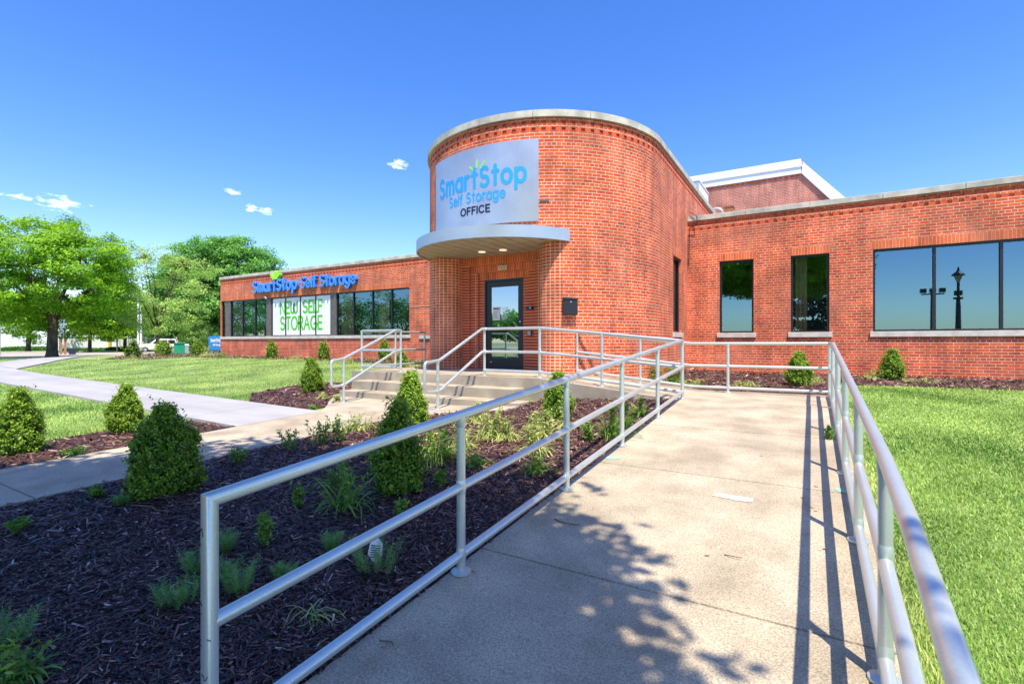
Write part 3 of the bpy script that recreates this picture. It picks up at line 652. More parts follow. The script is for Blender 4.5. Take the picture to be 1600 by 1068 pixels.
# windows
def window(x0, x1, zb, zt, bars, y=YW, sill=(True), pil=(), mapf=None, blinds=(), name='window', nopane=()):
    """window in a facade parallel to X; mapf maps (x,y,z) for other walls"""
    mapf = mapf or (lambda x, y, z: (x, y, z))
    def bx(mb, a, b, c, d, e, f, m=None):
        t = MB(); t.box(a, b, c, d, e, f); 
        for fc in t.f: mb.quad([mapf(*t.v[i]) for i in fc], None, m)
    fy = y+.07; fw = .05
    root = MB(); bx(root, x0, x1, fy, fy+.07, zt-fw, zt); bx(root, x0, x1, fy, fy+.07, zb, zb+fw*.9)
    bx(root, x0, x0+fw, fy, fy+.07, zb+fw*.9, zt-fw); bx(root, x1-fw, x1, fy, fy+.07, zb+fw*.9, zt-fw)
    for b in bars: bx(root, b-.028, b+.028, fy-.003, fy+.07, zb+fw*.9, zt-fw)
    wo_ = bpart(root, name, M['black'])
    # a child of the window keeps world coordinates too
    def child(mb, nm, m, **k):
        o = mb.build(nm, m); o.parent = wo_; return o
    edges = sorted([x0+fw]+[b for b in bars]+[x1-fw])
    for i in range(len(edges)-1):
        a = edges[i]+(.028 if i else 0); b = edges[i+1]-(.028 if i < len(edges)-2 else 0)
        if any(pa-.01 <= (a+b)/2 <= pb+.01 for pa, pb in pil): continue
        g = MB(); g.quad([mapf(a, fy+.04, zb+fw*.9), mapf(b, fy+.04, zb+fw*.9), mapf(b, fy+.04, zt-fw), mapf(a, fy+.04, zt-fw)]); child(g, 'pane', M['glass'])
    for pa, pb in pil:
        g = MB(); bx(g, pa, pb, fy-.035, fy+.05, zb+.002, zt-.002); child(g, 'pilaster', M['bronze'])
    for (ba, bb, sty) in blinds:
        g = MB(); xx = ba
        if sty == 'v':
            while xx < bb-.05: g.quad([mapf(xx, fy+.16, zb+.02), mapf(xx+.085, fy+.20, zb+.02), mapf(xx+.085, fy+.20, zt-.05), mapf(xx, fy+.16, zt-.05)]); xx += .09
        else:
            zz = zb+.05
            while zz < zt-.05: g.quad([mapf(ba, fy+.16, zz), mapf(bb, fy+.16, zz), mapf(bb, fy+.185, zz+.035), mapf(ba, fy+.185, zz+.035)]); zz += .05
        child(g, 'blind', M['blind'])
    g = MB(); bx(g, x0-.06, x1+.06, y-.045, y+.10, zb-.13, zb-.001); s_ = g.build('sill', M['sill'], bevel=.005); s_.parent = wo_
    return wo_
window(w1[0], w1[1], WB, WT, [], blinds=[])
window(w2[0], w2[1], WB, WT, [], blinds=[(w2[0]+.1, w2[0]+.4, 'v')])
window(w3[0], w3[1], WB, WT, [Xat(1461, 15), Xat(1566.5, 15), 4.78], blinds=[])
window(13.26, 14.2, WB, WT, [], y=0, mapf=lambda x, y, z: (-3.07-y, x, z))
U = lambda u: Xat(u, 15)
pils = [(U(351.2), U(359)), (U(415), U(422.5)), (U(515), U(524.5))]
bars = [U(u) for u in (377, 396.5, 444, 467, 491, 550.3, 580, 610)]
allb = sorted(bars+[pp_ for pr in pils for pp_ in pr])
window(wl[0], wl[1], .31, 2.2, allb, pil=pils, blinds=[(U(527), U(545), 'v'), (U(586), U(600), 'v'), (U(360), U(372), 'v')])
window(15.07, 17.5, .31, 2.2, [16.3], y=0, mapf=lambda x, y, z: (XL0+y, x, z))
# dim rooms behind the windows
mb = MB()
for (a, b, c, d) in ((XR0+.05, XR1-.05, 15.15, 19.5), (XL0+.15, XL1-.05, 15.15, 20.5)):
    mb.quad([(a, d, ZB), (b, d, ZB), (b, d, 3), (a, d, 3)]); mb.quad([(a, c, -.55), (b, c, -.55), (b, d, -.55), (a, d, -.55)]); mb.quad([(a, c, 2.6), (a, d, 2.6), (b, d, 2.6), (b, c, 2.6)])
mb.quad([(-7.6, 11.8, ZB), (-4.6, 11.8, ZB), (-4.6, 11.8, 3), (-7.6, 11.8, 3)]); mb.quad([(-7.6, 10.5, 2.0), (-4.6, 10.5, 2.0), (-4.6, 11.8, 2.0), (-7.6, 11.8, 2.0)]); mb.quad([(-4.6, 10.4, ZB), (-4.6, 11.8, ZB), (-4.6, 11.8, 3), (-4.6, 10.4, 3)]); mb.quad([(-7.6, 10.5, ZB), (-7.6, 11.8, ZB), (-7.6, 11.8, 3), (-7.6, 10.5, 3)])
mb.quad([(-7.6, 10.36, -.645), (-4.6, 10.36, -.645), (-4.6, 11.8, -.645), (-7.6, 11.8, -.645)])
bpart(mb, 'room', M['wallin'])
# second small sill beside the tower
mb = MB(); mb.box(-13.2, -12.2, 14.95, 15.0, .15, .28); bpart(mb, 'sill', M['sill'])
mb = MB(); mb.box(U(640)+.02, -9.14, 14.985, 15.0, 1.41, 1.43); bpart(mb, 'mortar_band', M['sill'])
# canopy
CC = (-6.28, 10.27); CR = 2.15; CB, CT = 2.09, 2.335
mb = MB(); n = 72; a0, a1 = -math.pi*.62, math.pi*.51
ring = [(CC[0]+CR*math.sin(a0+(a1-a0)*i/n), CC[1]-CR*math.cos(a0+(a1-a0)*i/n)) for i in range(n+1)]
for i in range(n): mb.quad([(*ring[i], CB), (*ring[i+1], CB), (*ring[i+1], CT), (*ring[i], CT)], None, 0)
ins = [(CC[0]+(x-CC[0])*.985, CC[1]+(y-CC[1])*.985) for x, y in ring]
for i in range(n):
    mb.quad([(*ring[i], CT), (*ring[i+1], CT), (*ins[i+1], CT-.0), (*ins[i], CT-.0)], None, 0)
    mb.quad([(*ring[i+1], CB), (*ring[i], CB), (*ins[i], CB), (*ins[i+1], CB)], None, 0)
    mb.quad([(*ins[i+1], CB), (*ins[i], CB), (*ins[i], CB+.02), (*ins[i+1], CB+.02)], None, 0)
mb.quad([(x, y, CT-.02) for x, y in ins], None, 0)
can = bpart(mb, 'canopy', [M['canopy']])
mb = MB(); yy = CC[1]-CR+.02                                  # soffit boards
import itertools
nb = 15
for k in range(nb):                                            # boards run front to back-left
    x0 = CC[0]-CR+2*CR*k/nb; x1 = CC[0]-CR+2*CR*(k+1)/nb-.022
    def yf(x): return CC[1]-math.sqrt(max(0, (CR*.984)**2-(x-CC[0])**2))
    mb.quad([(x1, yf(x1), CB+.016), (x0, yf(x0), CB+.016), (x0, 10.5, CB+.016), (x1, 10.5, CB+.016)])
sf = mb.build('soffit', M['soffit']); sf.parent = can
mb = MB(); mb.quad([(x, y, CB+.024) for x, y in ins][::-1]); sb_ = mb.build('soffit_backing', M['bronze']); sb_.parent = can
M['lamp'] = mat('lamp_lens', (.9, .85, .7), .3); bsdf(M['lamp']).inputs['Emission Color'].default_value = (1, .85, .6, 1); bsdf(M['lamp']).inputs['Emission Strength'].default_value = .4
for (u, v_) in ((753, 394), (786, 391)):
    D = (CB*FPX)/(535-v_); x, y = P(u, D)
    g = MB(); g.tube([(x, y, CB-.006), (x, y, CB+.012)], .085, 20); l_ = g.build('downlight', M['lamp']); l_.parent = can
    tag(l_)
# door
mb = MB(); fy = 10.36
mb.box(DX0, DX0+.045, fy, fy+.12, PZ, DT); mb.box(DX1-.045, DX1, fy, fy+.12, PZ, DT); mb.box(DX0+.045, DX1-.045, fy, fy+.12, DT-.05, DT)
dr = bpart(mb, 'door', M['black'])
mb = MB(); a, b = DX0+.05, DX1-.05; sw = .115
mb.box(a, a+sw, fy+.02, fy+.07, PZ+.01, DT-.055); mb.box(b-sw, b, fy+.02, fy+.07, PZ+.01, DT-.055)
mb.box(a+sw, b-sw, fy+.02, fy+.07, DT-.055-.13, DT-.055); mb.box(a+sw, b-sw, fy+.02, fy+.07, PZ+.01, PZ+.27)
o = mb.build('door_leaf', M['black'], bevel=.004); o.parent = dr
g = MB(); g.quad([(a+sw, fy+.045, PZ+.27), (b-sw, fy+.045, PZ+.27), (b-sw, fy+.045, DT-.185), (a+sw, fy+.045, DT-.185)]); o = g.build('pane', M['doorglass']); o.parent = dr
g = MB(); hx = b-.055; g.tube([(hx, fy+.02, .33), (hx, fy-.03, .33), (hx-.10, fy-.035, .33), (hx-.12, fy-.03, .325)], .011, 8); o = g.build('handle', M['galv'], smooth_=True); o.parent = dr
g = MB(); g.tube([(hx, fy+.02, .50), (hx, fy+.0, .50)], .022, 12); o = g.build('lock', M['galv'], smooth_=True); o.parent = dr
g = MB(); g.tube([(hx, fy+.02, .16), (hx, fy-.03, .16), (hx-.08, fy-.03, .155)], .009, 8); o = g.build('lever', M['galv'], smooth_=True); o.parent = dr
g = MB(); g.box(a+sw+.05, a+sw+.26, fy+.036, fy+.0385, .55, .88); o = g.build('notice', M['white']); o.parent = dr
g = MB(); g.box(a+sw+.07, a+sw+.24, fy+.0335, fy+.035, .82, .85)
for k in range(7): g.box(a+sw+.075, a+sw+.075+RNG.uniform(.1, .15), fy+.0335, fy+.035, .60+k*.028, .606+k*.028)
o = g.build('notice_print', M['navy']); o.parent = dr
g = MB()
for k in range(9): 
    w_ = RNG.uniform(.05, .1); g.box(a+sw+.39-w_, a+sw+.39+w_, fy+.036, fy+.0385, .56+k*.036, .574+k*.036)
o = g.build('opening_hours', M['whitemetal']); o.parent = dr
g = MB(); g.box(a+.1, a+.15, fy+.016, fy+.0195, PZ+.16, PZ+.18); o = g.build('sticker', M['white']); o.parent = dr
g = MB(); g.box(DX0, DX1, fy-.06, fy+.1, PZ, PZ+.008); o = g.build('threshold', M['galv']); o.parent = dr
# taller block behind
YB = 24.3
c0 = (Xat(1253, YB)); D = YB/1.1555; zt = 288/FPX*D-.1
t = (1320-800)/FPX; c1x = Xat(1320, YB); z1_ = (535-310)/FPX*YB/(.858+.5135*t)
sl_ = (z1_-zt)/(c1x-c0); xe = c0+(2.2-zt)/sl_
blk = empty('brick_building', (-5, YB, ZB), label='taller faded brick block with white metal parapet behind the tower', cat='building')
mb = MB(); mb.quad([(-14, YB, ZB), (xe, YB, ZB), (xe, YB, 2.2), (c0, YB, zt), (-14, YB, zt)], [(-14, ZB), (xe, ZB), (xe, 2.2), (c0, zt), (-14, zt)])
mb.quad([(xe, YB, ZB), (xe, YB+9, ZB), (xe, YB+9, 2.2), (xe, YB, 2.2)]); mb.quad([(xe, YB, 2.2), (xe, YB+9, 2.2), (c0, YB+9, zt), (c0, YB, zt)]); mb.quad([(c0, YB, zt), (c0, YB+9, zt), (-14, YB+9, zt), (-14, YB, zt)]); mb.quad([(-14, YB+9, ZB), (-14, YB, ZB), (-14, YB, zt), (-14, YB+9, zt)])
o = mb.build('wall', M['oldbrick'], blk); o.matrix_parent_inverse = Matrix.Translation(-Vector((-5, YB, ZB)))
def prismx(mb, pts, y0, y1):
    mb.quad([(x, y0, z) for x, z in pts]); mb.quad([(x, y1, z) for x, z in pts][::-1])
    for i in range(len(pts)):
        (xa, za), (xb, zb_) = pts[i], pts[(i+1) % len(pts)]; mb.quad([(xa, y1, za), (xb, y1, zb_), (xb, y0, zb_), (xa, y0, za)])
mb = MB(); prismx(mb, [(-14.2, zt-.55), (c0-.02, zt-.55), (c0-.02, zt-.28), (-14.2, zt-.28)], YB-.07, YB-.002); prismx(mb, [(-14.3, zt-.277), (c0+.02, zt-.277), (c0-.03, zt+.05), (-14.3, zt+.05)], YB-.11, YB-.003)
prismx(mb, [(c0-.018, zt-.55), (xe, 2.2-.62), (xe+.25, 2.2-.1), (c0+.04, zt-.1)], YB-.09, YB+.5)
o = mb.build('parapet', M['whitemetal'], blk); o.matrix_parent_inverse = Matrix.Translation(-Vector((-5, YB, ZB)))
mb = MB()
x = -14.0
while x < c0-.1: mb.box(x, x+.1, YB-.03, YB-.004, zt-.66, zt-.58); x += .21
o = mb.build('dentil_course', M['header'], blk); o.matrix_parent_inverse = Matrix.Translation(-Vector((-5, YB, ZB)))
# rooftop things
ru = empty('rooftop_unit', (-3.8, 19.5, 4.3), label='pale grey metal rooftop unit behind the tower coping', cat='ventilation unit')
mb = MB(); mb.box(-.45, .38, -.92, .95, 0, 1.42); mb.build('housing', M['galv'], ru, bevel=.02)
mb = MB(); [mb.box(.382, .395, -.88+.46*k, -.48+.46*k, .15, 1.34) for k in range(4)]; mb.box(-.47, .40, -.94, .97, 1.42, 1.47); mb.build('panel', M['whitemetal'], ru)
x, y = P(1119, 19); hp = MB(); hp.tube([(x-.24, y, 3.0), (x-.24, y, 4.85)]+[(x-.24*math.cos(a), y, 4.85+.24*math.sin(a)) for a in np.linspace(0.2, math.pi-.2, 9)]+[(x+.24, y, 4.85), (x+.24, y, 3.0)], .035, 10)
tag(hp.build('roof_pipe', M['galv'], smooth_=True), 'grey hooped pipe on the flat roof beside the tower', 'pipe')
x, y = P(1139, 17.5); vb = MB(); vb.box(x-.16, x+.13, y, y+.4, 3.1, 4.74); vb.box(x-.18, x+.15, y-.02, y+.42, 4.74, 4.79)
rv = vb.build('roof_vent', noise_mat('rusty_brown', (.32, .12, .05), (.45, .2, .1), 4, .8, .1)); tag(rv, 'rusty brown box vent rising above the right wing coping', 'vent')
# cable at the inner corner
cb = MB(); cb.tube([(-3.02, 14.93, 3.75), (-2.8, 14.9, 3.6), (-2.78, 14.9, 3.35), (-3.0, 14.93, 3.28), (-3.03, 14.95, 2.2)], .012, 6)
cb.build('cable', M['black']); tag(COL.objects['cable'], 'thin black cable running down the inner corner beside the tower', 'cable')
g = MB(); x, y = cyl(rad(27), TR); g.obox((x, y, 2.93), Vector((math.cos(rad(27)), math.sin(rad(27)), 0)), Vector((-math.sin(rad(27)), math.cos(rad(27)), 0)), Vector((0, 0, 1)), .09, .02, .022); g.obox((x-.06, y-.01, 2.86), Vector((1, 0, 0)), Vector((0, 1, 0)), Vector((0, 0, 1)), .012, .015, .06)
tag(g.build('wall_bracket', M['bronze']), 'small rusty bracket left on the tower bricks right of the office sign', 'bracket')
# ---------------- lettering (strokes with round ends) ----------------
def arc(cx, cy, rx, ry, a0, a1, n=14): return [(cx+rx*math.cos(rad(a0+(a1-a0)*i/n)), cy+ry*math.sin(rad(a0+(a1-a0)*i/n))) for i in range(n+1)]
def circ(cx, cy, rx, ry, n=26): return ['C']+arc(cx, cy, rx, ry, 0, 360-360/n, n-1)
GL = {
 'S': (.95, [arc(.47, 1.06, .38, .36, 35, 262, 16)+arc(.47, .36, .42, .36, 88, -145, 16)]),
 'm': (1.2, [[(.0, 0), (0, 1)], arc(.3, .7, .3, .3, 180, 0)+[(.6, 0)], arc(.9, .7, .3, .3, 180, 0)+[(1.2, 0)]]),
 'a': (.9, [circ(.45, .5, .45, .5), [(.9, 1), (.9, 0)]]), 'r': (.45, [[(0, 0), (0, 1)], arc(.36, .62, .36, .38, 180, 75)]),
 't': (.55, [[(.27, 1.42), (.27, 0)], [(0, 1), (.55, 1)]]), 'o': (.95, [circ(.47, .5, .47, .5)]),
 'p': (.92, [[(0, 1), (0, -.48)], circ(.46, .5, .46, .5)]), 'e': (.92, [[(0.02, .52), (.9, .52)]+arc(.46, .5, .45, .5, 3, 318, 22)]),
 'l': (.0, [[(0, 0), (0, 1.42)]]), 'f': (.5, [arc(.46, 1.14, .24, .28, 70, 180)+[(.22, 0)], [(0, 1), (.48, 1)]]),
 'g': (.9, [circ(.45, .5, .45, .5), [(.9, 1), (.9, -.06)]+arc(.45, -.08, .45, .42, 0, -150)]),
 'N': (.85, [[(0, 0), (0, 1.4), (.85, 0), (.85, 1.4)]]), 'E': (.7, [[(.7, 1.4), (0, 1.4), (0, 0), (.7, 0)], [(0, .7), (.62, .7)]]),
 'W': (1.25, [[(0, 1.4)]+arc(.31, .35, .31, .35, 180, 360, 8)+[(.62, 1.2)]+arc(.93, .35, .31, .35, 180, 360, 8)+[(1.24, 1.4)]]),
 'L': (.65, [[(0, 1.4), (0, 0), (.65, 0)]]), 'F': (.68, [[(0, 0), (0, 1.4), (.68, 1.4)], [(0, .72), (.6, .72)]]),
 'T': (.8, [[(.4, 0), (.4, 1.4)], [(0, 1.4), (.8, 1.4)]]), 'O': (1.15, [circ(.57, .7, .57, .7, 32)]),
 'R': (.8, [[(0, 0), (0, 1.4), (.45, 1.4)]+arc(.45, 1.05, .33, .35, 90, -90)+[(0, .7)], [(.42, .7), (.8, 0)]]),
 'A': (1.0, [[(0, 0), (.5, 1.4), (1, 0)], [(.18, .5), (.82, .5)]]), 'G': (1.1, [arc(.57, .7, .57, .7, 48, 350, 26), [(1.12, .6), (.62, .6)]]),
 'I': (.0, [[(0, 0), (0, 1.4)]]), 'C': (1.0, [arc(.55, .7, .55, .7, 45, 315, 24)]),
 '1': (.3, [[(0, 1.15), (.3, 1.4), (.3, 0)]]), '4': (.8, [[(.6, 0), (.6, 1.4), (0, .4), (.8, .4)]]), '2': (.75, [arc(.37, 1.03, .37, .37, 160, -30)+[(0, 0), (.75, 0)]]),
 '0': (.75, [circ(.37, .7, .37, .7, 26)]), ' ': (.35, []) }
def ribbon(mb, pts, w, mp, d0, d1, mf=0, ms=0):
    """stroke of width w along pts (2D), extruded from depth d0 (wall) to d1 (front)"""
    closed = pts[0] == 'C'
    if closed: pts = pts[1:]
    p = [Vector(q) for q in pts]; n = len(p); Lf, Rt = [], []
    for i in range(n):
        if closed: a, b = p[i-1], p[(i+1) % n]; t1 = (p[i]-a).normalized(); t2 = (b-p[i]).normalized()
        else:
            t1 = (p[i]-p[i-1]).normalized() if i else (p[1]-p[0]).normalized(); t2 = (p[i+1]-p[i]).normalized() if i < n-1 else t1
        t = (t1+t2); t = t.normalized() if t.length > 1e-6 else t1; k = 1/max(.45, t.dot(t1)); nn = Vector((-t.y, t.x))*w/2*k
        Lf.append(p[i]+nn); Rt.append(p[i]-nn)
    if not closed:
        def cap(c, t, s):  # half circle from left to right, returns pts
            a0 = math.atan2(t.y, t.x); return [c+Vector((math.cos(a0+x), math.sin(a0+x)))*w/2 for x in np.linspace(math.pi/2, -math.pi/2, 7)[1:-1]]
        endc = cap(p[-1], (p[-1]-p[-2]).normalized(), 1); stc = cap(p[0], (p[0]-p[1]).normalized(), 1)
    rng = range(n) if closed else range(n-1)
    for i in rng:
        j = (i+1) % n
        mb.quad([mp(*Rt[i], d1), mp(*Rt[j], d1), mp(*Lf[j], d1), mp(*Lf[i], d1)], None, mf)
        if abs(d1-d0) > 1e-5:
            mb.quad([mp(*Lf[i], d1), mp(*Lf[j], d1), mp(*Lf[j], d0), mp(*Lf[i], d0)], None, ms); mb.quad([mp(*Rt[j], d1), mp(*Rt[i], d1), mp(*Rt[i], d0), mp(*Rt[j], d0)], None, ms)
    if not closed:
        for c, A, B, pts_ in ((p[-1], Lf[-1], Rt[-1], endc), (p[0], Rt[0], Lf[0], stc)):
            lst = [A]+pts_+[B]; mb.quad([mp(*q, d1) for q in lst[::-1]], None, mf)
            if abs(d1-d0) > 1e-5:
                for q, r in zip(lst, lst[1:]): mb.quad([mp(*q, d1), mp(*r, d1), mp(*r, d0), mp(*q, d0)], None, ms)
def text_len(t, sp): return sum(GL[c][0]+sp for c in t)-sp
def write(mb, text, x0, z0, length, xh, w, mp, d0, d1, sp=.42, mf=0, ms=0, inner=None, z_sc=None):
    """text from x0 with baseline z0; x stretched to fill length, z scaled by xh"""
    sx = (length-w)/text_len(text, sp); x = x0+w/2; k = 0
    for c in text:
        wd, strokes = GL[c]
        for s in strokes:
            cl = s[0] == 'C'; pts = [(x+a*sx, z0+w/2+b*(xh)) for a, b in (s[1:] if cl else s)]
            if cl: pts = ['C']+pts
            dd = .0006*(k % 3)*(1 if d1 >= d0 else -1); k += 1
            ribbon(mb, pts, w, mp, d0, d1+dd, mf, ms)
            if inner: ribbon(mb, pts, w*inner[0], mp, d1, d1+dd+.004, inner[1], inner[1])
        x += (wd+sp)*sx
# tower sign panel, bent round the brick drum
sg = empty('wall_sign', (*cyl(rad(-2.6)), 3.3), label='curved silver office sign with blue lettering on the tower front', cat='sign')
def W0(o, e):
    o.parent = e; o.matrix_parent_inverse = Matrix.Translation(-Vector(e.location)); return o
SR = TR+.03
mb = MB(); A0, A1 = rad(-30.4), rad(24.7); Z0, Z1 = 2.5, 4.2; n = 28
for i in range(n):
    a, b = A0+(A1-A0)*i/n, A0+(A1-A0)*(i+1)/n; p, q = cyl(a, SR), cyl(b, SR); p2, q2 = cyl(a, TR+.004), cyl(b, TR+.004)
    mb.quad([(*p, Z0), (*q, Z0), (*q, Z1), (*p, Z1)]); mb.quad([(*p, Z1), (*q, Z1), (*q2, Z1), (*p2, Z1)]); mb.quad([(*q, Z0), (*p, Z0), (*p2, Z0), (*q2, Z0)])
for a in (A0, A1): mb.quad([(*cyl(a, SR), Z0), (*cyl(a, SR), Z1), (*cyl(a, TR+.004), Z1), (*cyl(a, TR+.004), Z0)])
W0(mb.build('panel', M['signmetal'], smooth_=True), sg)
mp = lambda x, z, d: (*cyl(x/TR, TR+d), z)
mb = MB(); write(mb, 'SmartStop', rad(-25.9)*TR, 3.30, rad(46.2)*TR, .275, .078, mp, .03, .036, sp=.46); W0(mb.build('lettering', M['blue']), sg)
mb = MB(); write(mb, 'Self Storage', rad(-17.6)*TR, 3.02, rad(29.3)*TR, .148, .036, mp, .03, .036, sp=.42); W0(mb.build('lettering', M['blue']), sg)
mb = MB(); write(mb, 'OFFICE', rad(-10.2)*TR, 2.76, rad(15.2)*TR, .105, .033, mp, .03, .036, sp=.42); W0(mb.build('lettering', M['navy']), sg)
mb = MB()
for (ua, va, ub, vb_) in ((-.26, 3.80, -.17, 3.71), (-.075, 3.91, -.075, 3.76), (.12, 3.86, .03, 3.73)): ribbon(mb, [(ua, va), (ub, vb_)], .034, mp, .03, .036)
W0(mb.build('spark_mark', M['lime']), sg)
mb = MB()
for k in range(6):
    for z in (Z0+.05, Z1-.05): 
        mb = MB(); a = A0+.01+(A1-A0-.02)*k/5; c = Vector((*cyl(a, SR), z)); c2 = Vector((*cyl(a, SR+.004), z)); mb.tube([c, c2], .011, 8); W0(mb.build('screw', M['galv']), sg)
# channel letters over the left wing windows
cs = empty('channel_letter_sign', (-20.7, 14.99, 2.8), label='bright blue raised channel letters over the left wing windows', cat='sign')
mpf = lambda x, z, d: (x, 15-d, z)
xs_, xe_ = Xat(391.5, 14.75), Xat(553, 14.75); wtot = xe_-xs_
mb = MB(); xm_ = Xat(463.5, 14.75); write(mb, 'SmartStop', xs_, 2.47, xm_-xs_-.12, .35, .095, mpf, .01, .17, sp=.46, mf=0, ms=1, inner=(.4, 2)); W0(mb.build('lettering', [M['letteredge'], M['letterside'], M['letterface']]), cs)
mb = MB(); write(mb, 'Self Storage', xm_+.12, 2.50, xe_-xm_-.12, .33, .08, mpf, .01, .16, sp=.42, mf=0, ms=1, inner=(.4, 2)); W0(mb.build('lettering', [M['letteredge'], M['letterside'], M['letterface']]), cs)
mb = MB(); xg = Xat(428.5, 14.8)
for (dx0, z0_, dx1, z1__, w) in ((-.12, 3.08, -.30, 3.28, .11), (.0, 3.10, 0.0, 3.38, .13), (.12, 3.08, .32, 3.26, .11)): ribbon(mb, [(xg+dx0, z0_), (xg+dx1, z1__)], w, mpf, .01, .19)
W0(mb.build('spark_mark', M['lime']), cs)
# banner behind four panes: print stuck on the glass
wb = empty('window_banner', ((U(424)+U(514))/2, 15.1, .31), label='white window banner with thin green capital letters', cat='banner')
edges = [U(423.6), U(444)-.03, U(444)+.03, U(467)-.03, U(467)+.03, U(491)-.03, U(491)+.03, U(513.8)]
mb = MB()
for i in range(0, 8, 2): mb.quad([(edges[i], 15.095, .36), (edges[i+1], 15.095, .36), (edges[i+1], 15.095, 2.14), (edges[i], 15.095, 2.14)])
W0(mb.build('sheet', M['banner']), wb)
mpb = lambda x, z, d: (x, 15.0-d, z)
mb = MB(); xa, xb = U(434.5), U(501.5)
sw_ = .10
write(mb, 'NEW', xa, 1.36, (xb-xa)*.44, .38, sw_, mpb, -.094, -.088, sp=.3); write(mb, 'SELF', xa+(xb-xa)*.54, 1.36, (xb-xa)*.46, .38, sw_, mpb, -.094, -.088, sp=.3)
write(mb, 'STORAGE', xa, .58, xb-xa, .42, sw_, mpb, -.094, -.088, sp=.3)
W0(mb.build('lettering', M['green']), wb)
# house number, mail box, keypad, cameras, wall bits
def small(name, loc, label, cat): return empty(name, loc, label=label, cat=cat)
hn = small('house_number_plate', (-6.41, 10.265, 1.81), 'small cream house number plate above the entrance door', 'number plate')
mb = MB(); mb.box(-.115, .115, -.012, 0, -.05, .05); mb.build('plate', noise_mat('cream_plate', (.72, .70, .52), (.8, .78, .6), 8, .5, 0), hn)
mb = MB(); write(mb, '1420', -.09, -.035, .18, .045, .010, lambda x, z, d: (x, -.0125-d, z), 0, .002, sp=.45); mb.build('digits', M['navy'], hn)
a = rad(36.8); x, y = cyl(a, TR)
mbx = empty('mailbox', (x, y, .57), a, label='black wall mailbox on the brick to the right of the door', cat='mailbox')
mb = MB(); mb.box(-.145, .145, -.115, -.0, 0, .30); mb.build('box', M['black'], mbx, bevel=.006)
mb = MB(); prismx(mb, [(-.152, .302), (.152, .302), (.152, .335), (-.152, .36)][::1], -.125, .0); mb.build('lid', M['black'], mbx, bevel=.006)
mb = MB(); mb.tube([(0, -.116, .26), (0, -.126, .26)], .014, 14); mb.build('lock', M['galv'], mbx)
kp = empty('keypad', (-5.62, 10.19, .22), label='small grey door keypad beside the door handle', cat='keypad'); mb = MB(); mb.box(-.055, .055, -.03, 0, -.07, .07); mb.build('case', M['black'], kp, bevel=.004)
mb = MB(); [mb.box(-.038+.027*i, -.016+.027*i, -.034, -.0305, -.05+.026*j, -.03+.026*j) for i in range(3) for j in range(4)]; mb.build('buttons', M['galv'], kp)
ic = empty('intercom', (Xat(829, 10.2), 10.19, .80), label='black intercom camera on the brick right of the door top', cat='intercom'); mb = MB(); mb.box(-.085, .085, -.07, 0, -.045, .045); mb.build('case', M['black'], ic, bevel=.005); mb = MB(); mb.tube([(.03, -.07, 0), (.03, -.076, 0)], .02, 12); mb.build('lens', M['galv'], ic)
dc = empty('security_camera', (Xat(415, 14.93), 14.93, 2.16), label='small white dome security camera under the channel letters', cat='camera')
mb = MB(); mb.tube([(0, .04, .03), (0, -.06, .03)], .06, 14); mb.build('mount', M['white'], dc, smooth_=True); mb = MB(); mb.tube([(0, -.06, .03), (0, -.10, .01), (0, -.12, 0)], [.055, .045, .015], 14); mb.build('lens', M['black'], dc, smooth_=True)
# ---------------- railings ----------------
TRD = .0265
def railing(name, label, cat, loc):
    return empty(name, loc, label=label, cat=cat)
def rtube(name, pts, par, r=TRD, n=14):
    mb = MB(); o3 = par.location; mb.tube([(x-o3.x, y-o3.y, z-o3.z) for x, y, z in pts], r, n); return mb.build(name, M['alu'], par, smooth_=True)
def post(par, x, y, zb, zt, fl=True, r=TRD):
    o3 = par.location; mb = MB(); mb.tube([(x-o3.x, y-o3.y, zb-o3.z), (x-o3.x, y-o3.y, zt-o3.z)], r*.97, 14)
    for hh in (H2, H3, (zt-zb)):
        if zt-zb > .8 and hh < 1: c_ = zb+hh-o3.z-(0 if hh < .8 else .03); mb.tube([(x-o3.x, y-o3.y, c_-.042), (x-o3.x, y-o3.y, c_-.03), (x-o3.x, y-o3.y, c_), (x-o3.x, y-o3.y, c_+.03), (x-o3.x, y-o3.y, c_+.042)], [r*.96, r*1.05, r*1.13, r*1.05, r*.96], 14)
    o = mb.build('post', M['alu'], par, smooth_=True)
    if fl:
        mb = MB(); mb.tube([(x-o3.x, y-o3.y, zb-o3.z), (x-o3.x, y-o3.y, zb+.012-o3.z), (x-o3.x, y-o3.y, zb+.02-o3.z)], [.06, .06, .035], 18); f = mb.build('base_flange', M['alu'], o, smooth_=True)
def bend(pts, r=.06, n=5):
    """round the corners of a polyline"""
    P_ = [Vector(p) for p in pts]; out = [P_[0]]
    for i in range(1, len(P_)-1):
        a = (P_[i-1]-P_[i]); b = (P_[i+1]-P_[i]); k = min(r, a.length*.45, b.length*.45); a = P_[i]+a.normalized()*k; b = P_[i]+b.normalized()*k
        for t in np.linspace(0, 1, n): out.append(a*(1-t)**2+P_[i]*2*t*(1-t)+b*t*t)
    return [tuple(q) for q in out+[P_[-1]]]
H1, H2, H3 = .92, .50, .105
LX = -1.76; rz = lambda y: float(Rz(y))
lr = railing('ramp_railing', 'aluminium pipe railing along the left edge of the ramp beside the mulch', 'railing', (LX, 4.5, rz(4.5)))
ys = [.935, 2.36, 3.83, 5.256, 6.72, 8.2]
for y in ys[1:]: post(lr, LX, y, rz(y), rz(y)+H1)
def along(h, y0, y1): return [(LX, y, rz(y)+h) for y in ([y0]+[q for q in (8.1,) if y0 < q < y1]+[y1])]
zmit = rz(.935)+H1
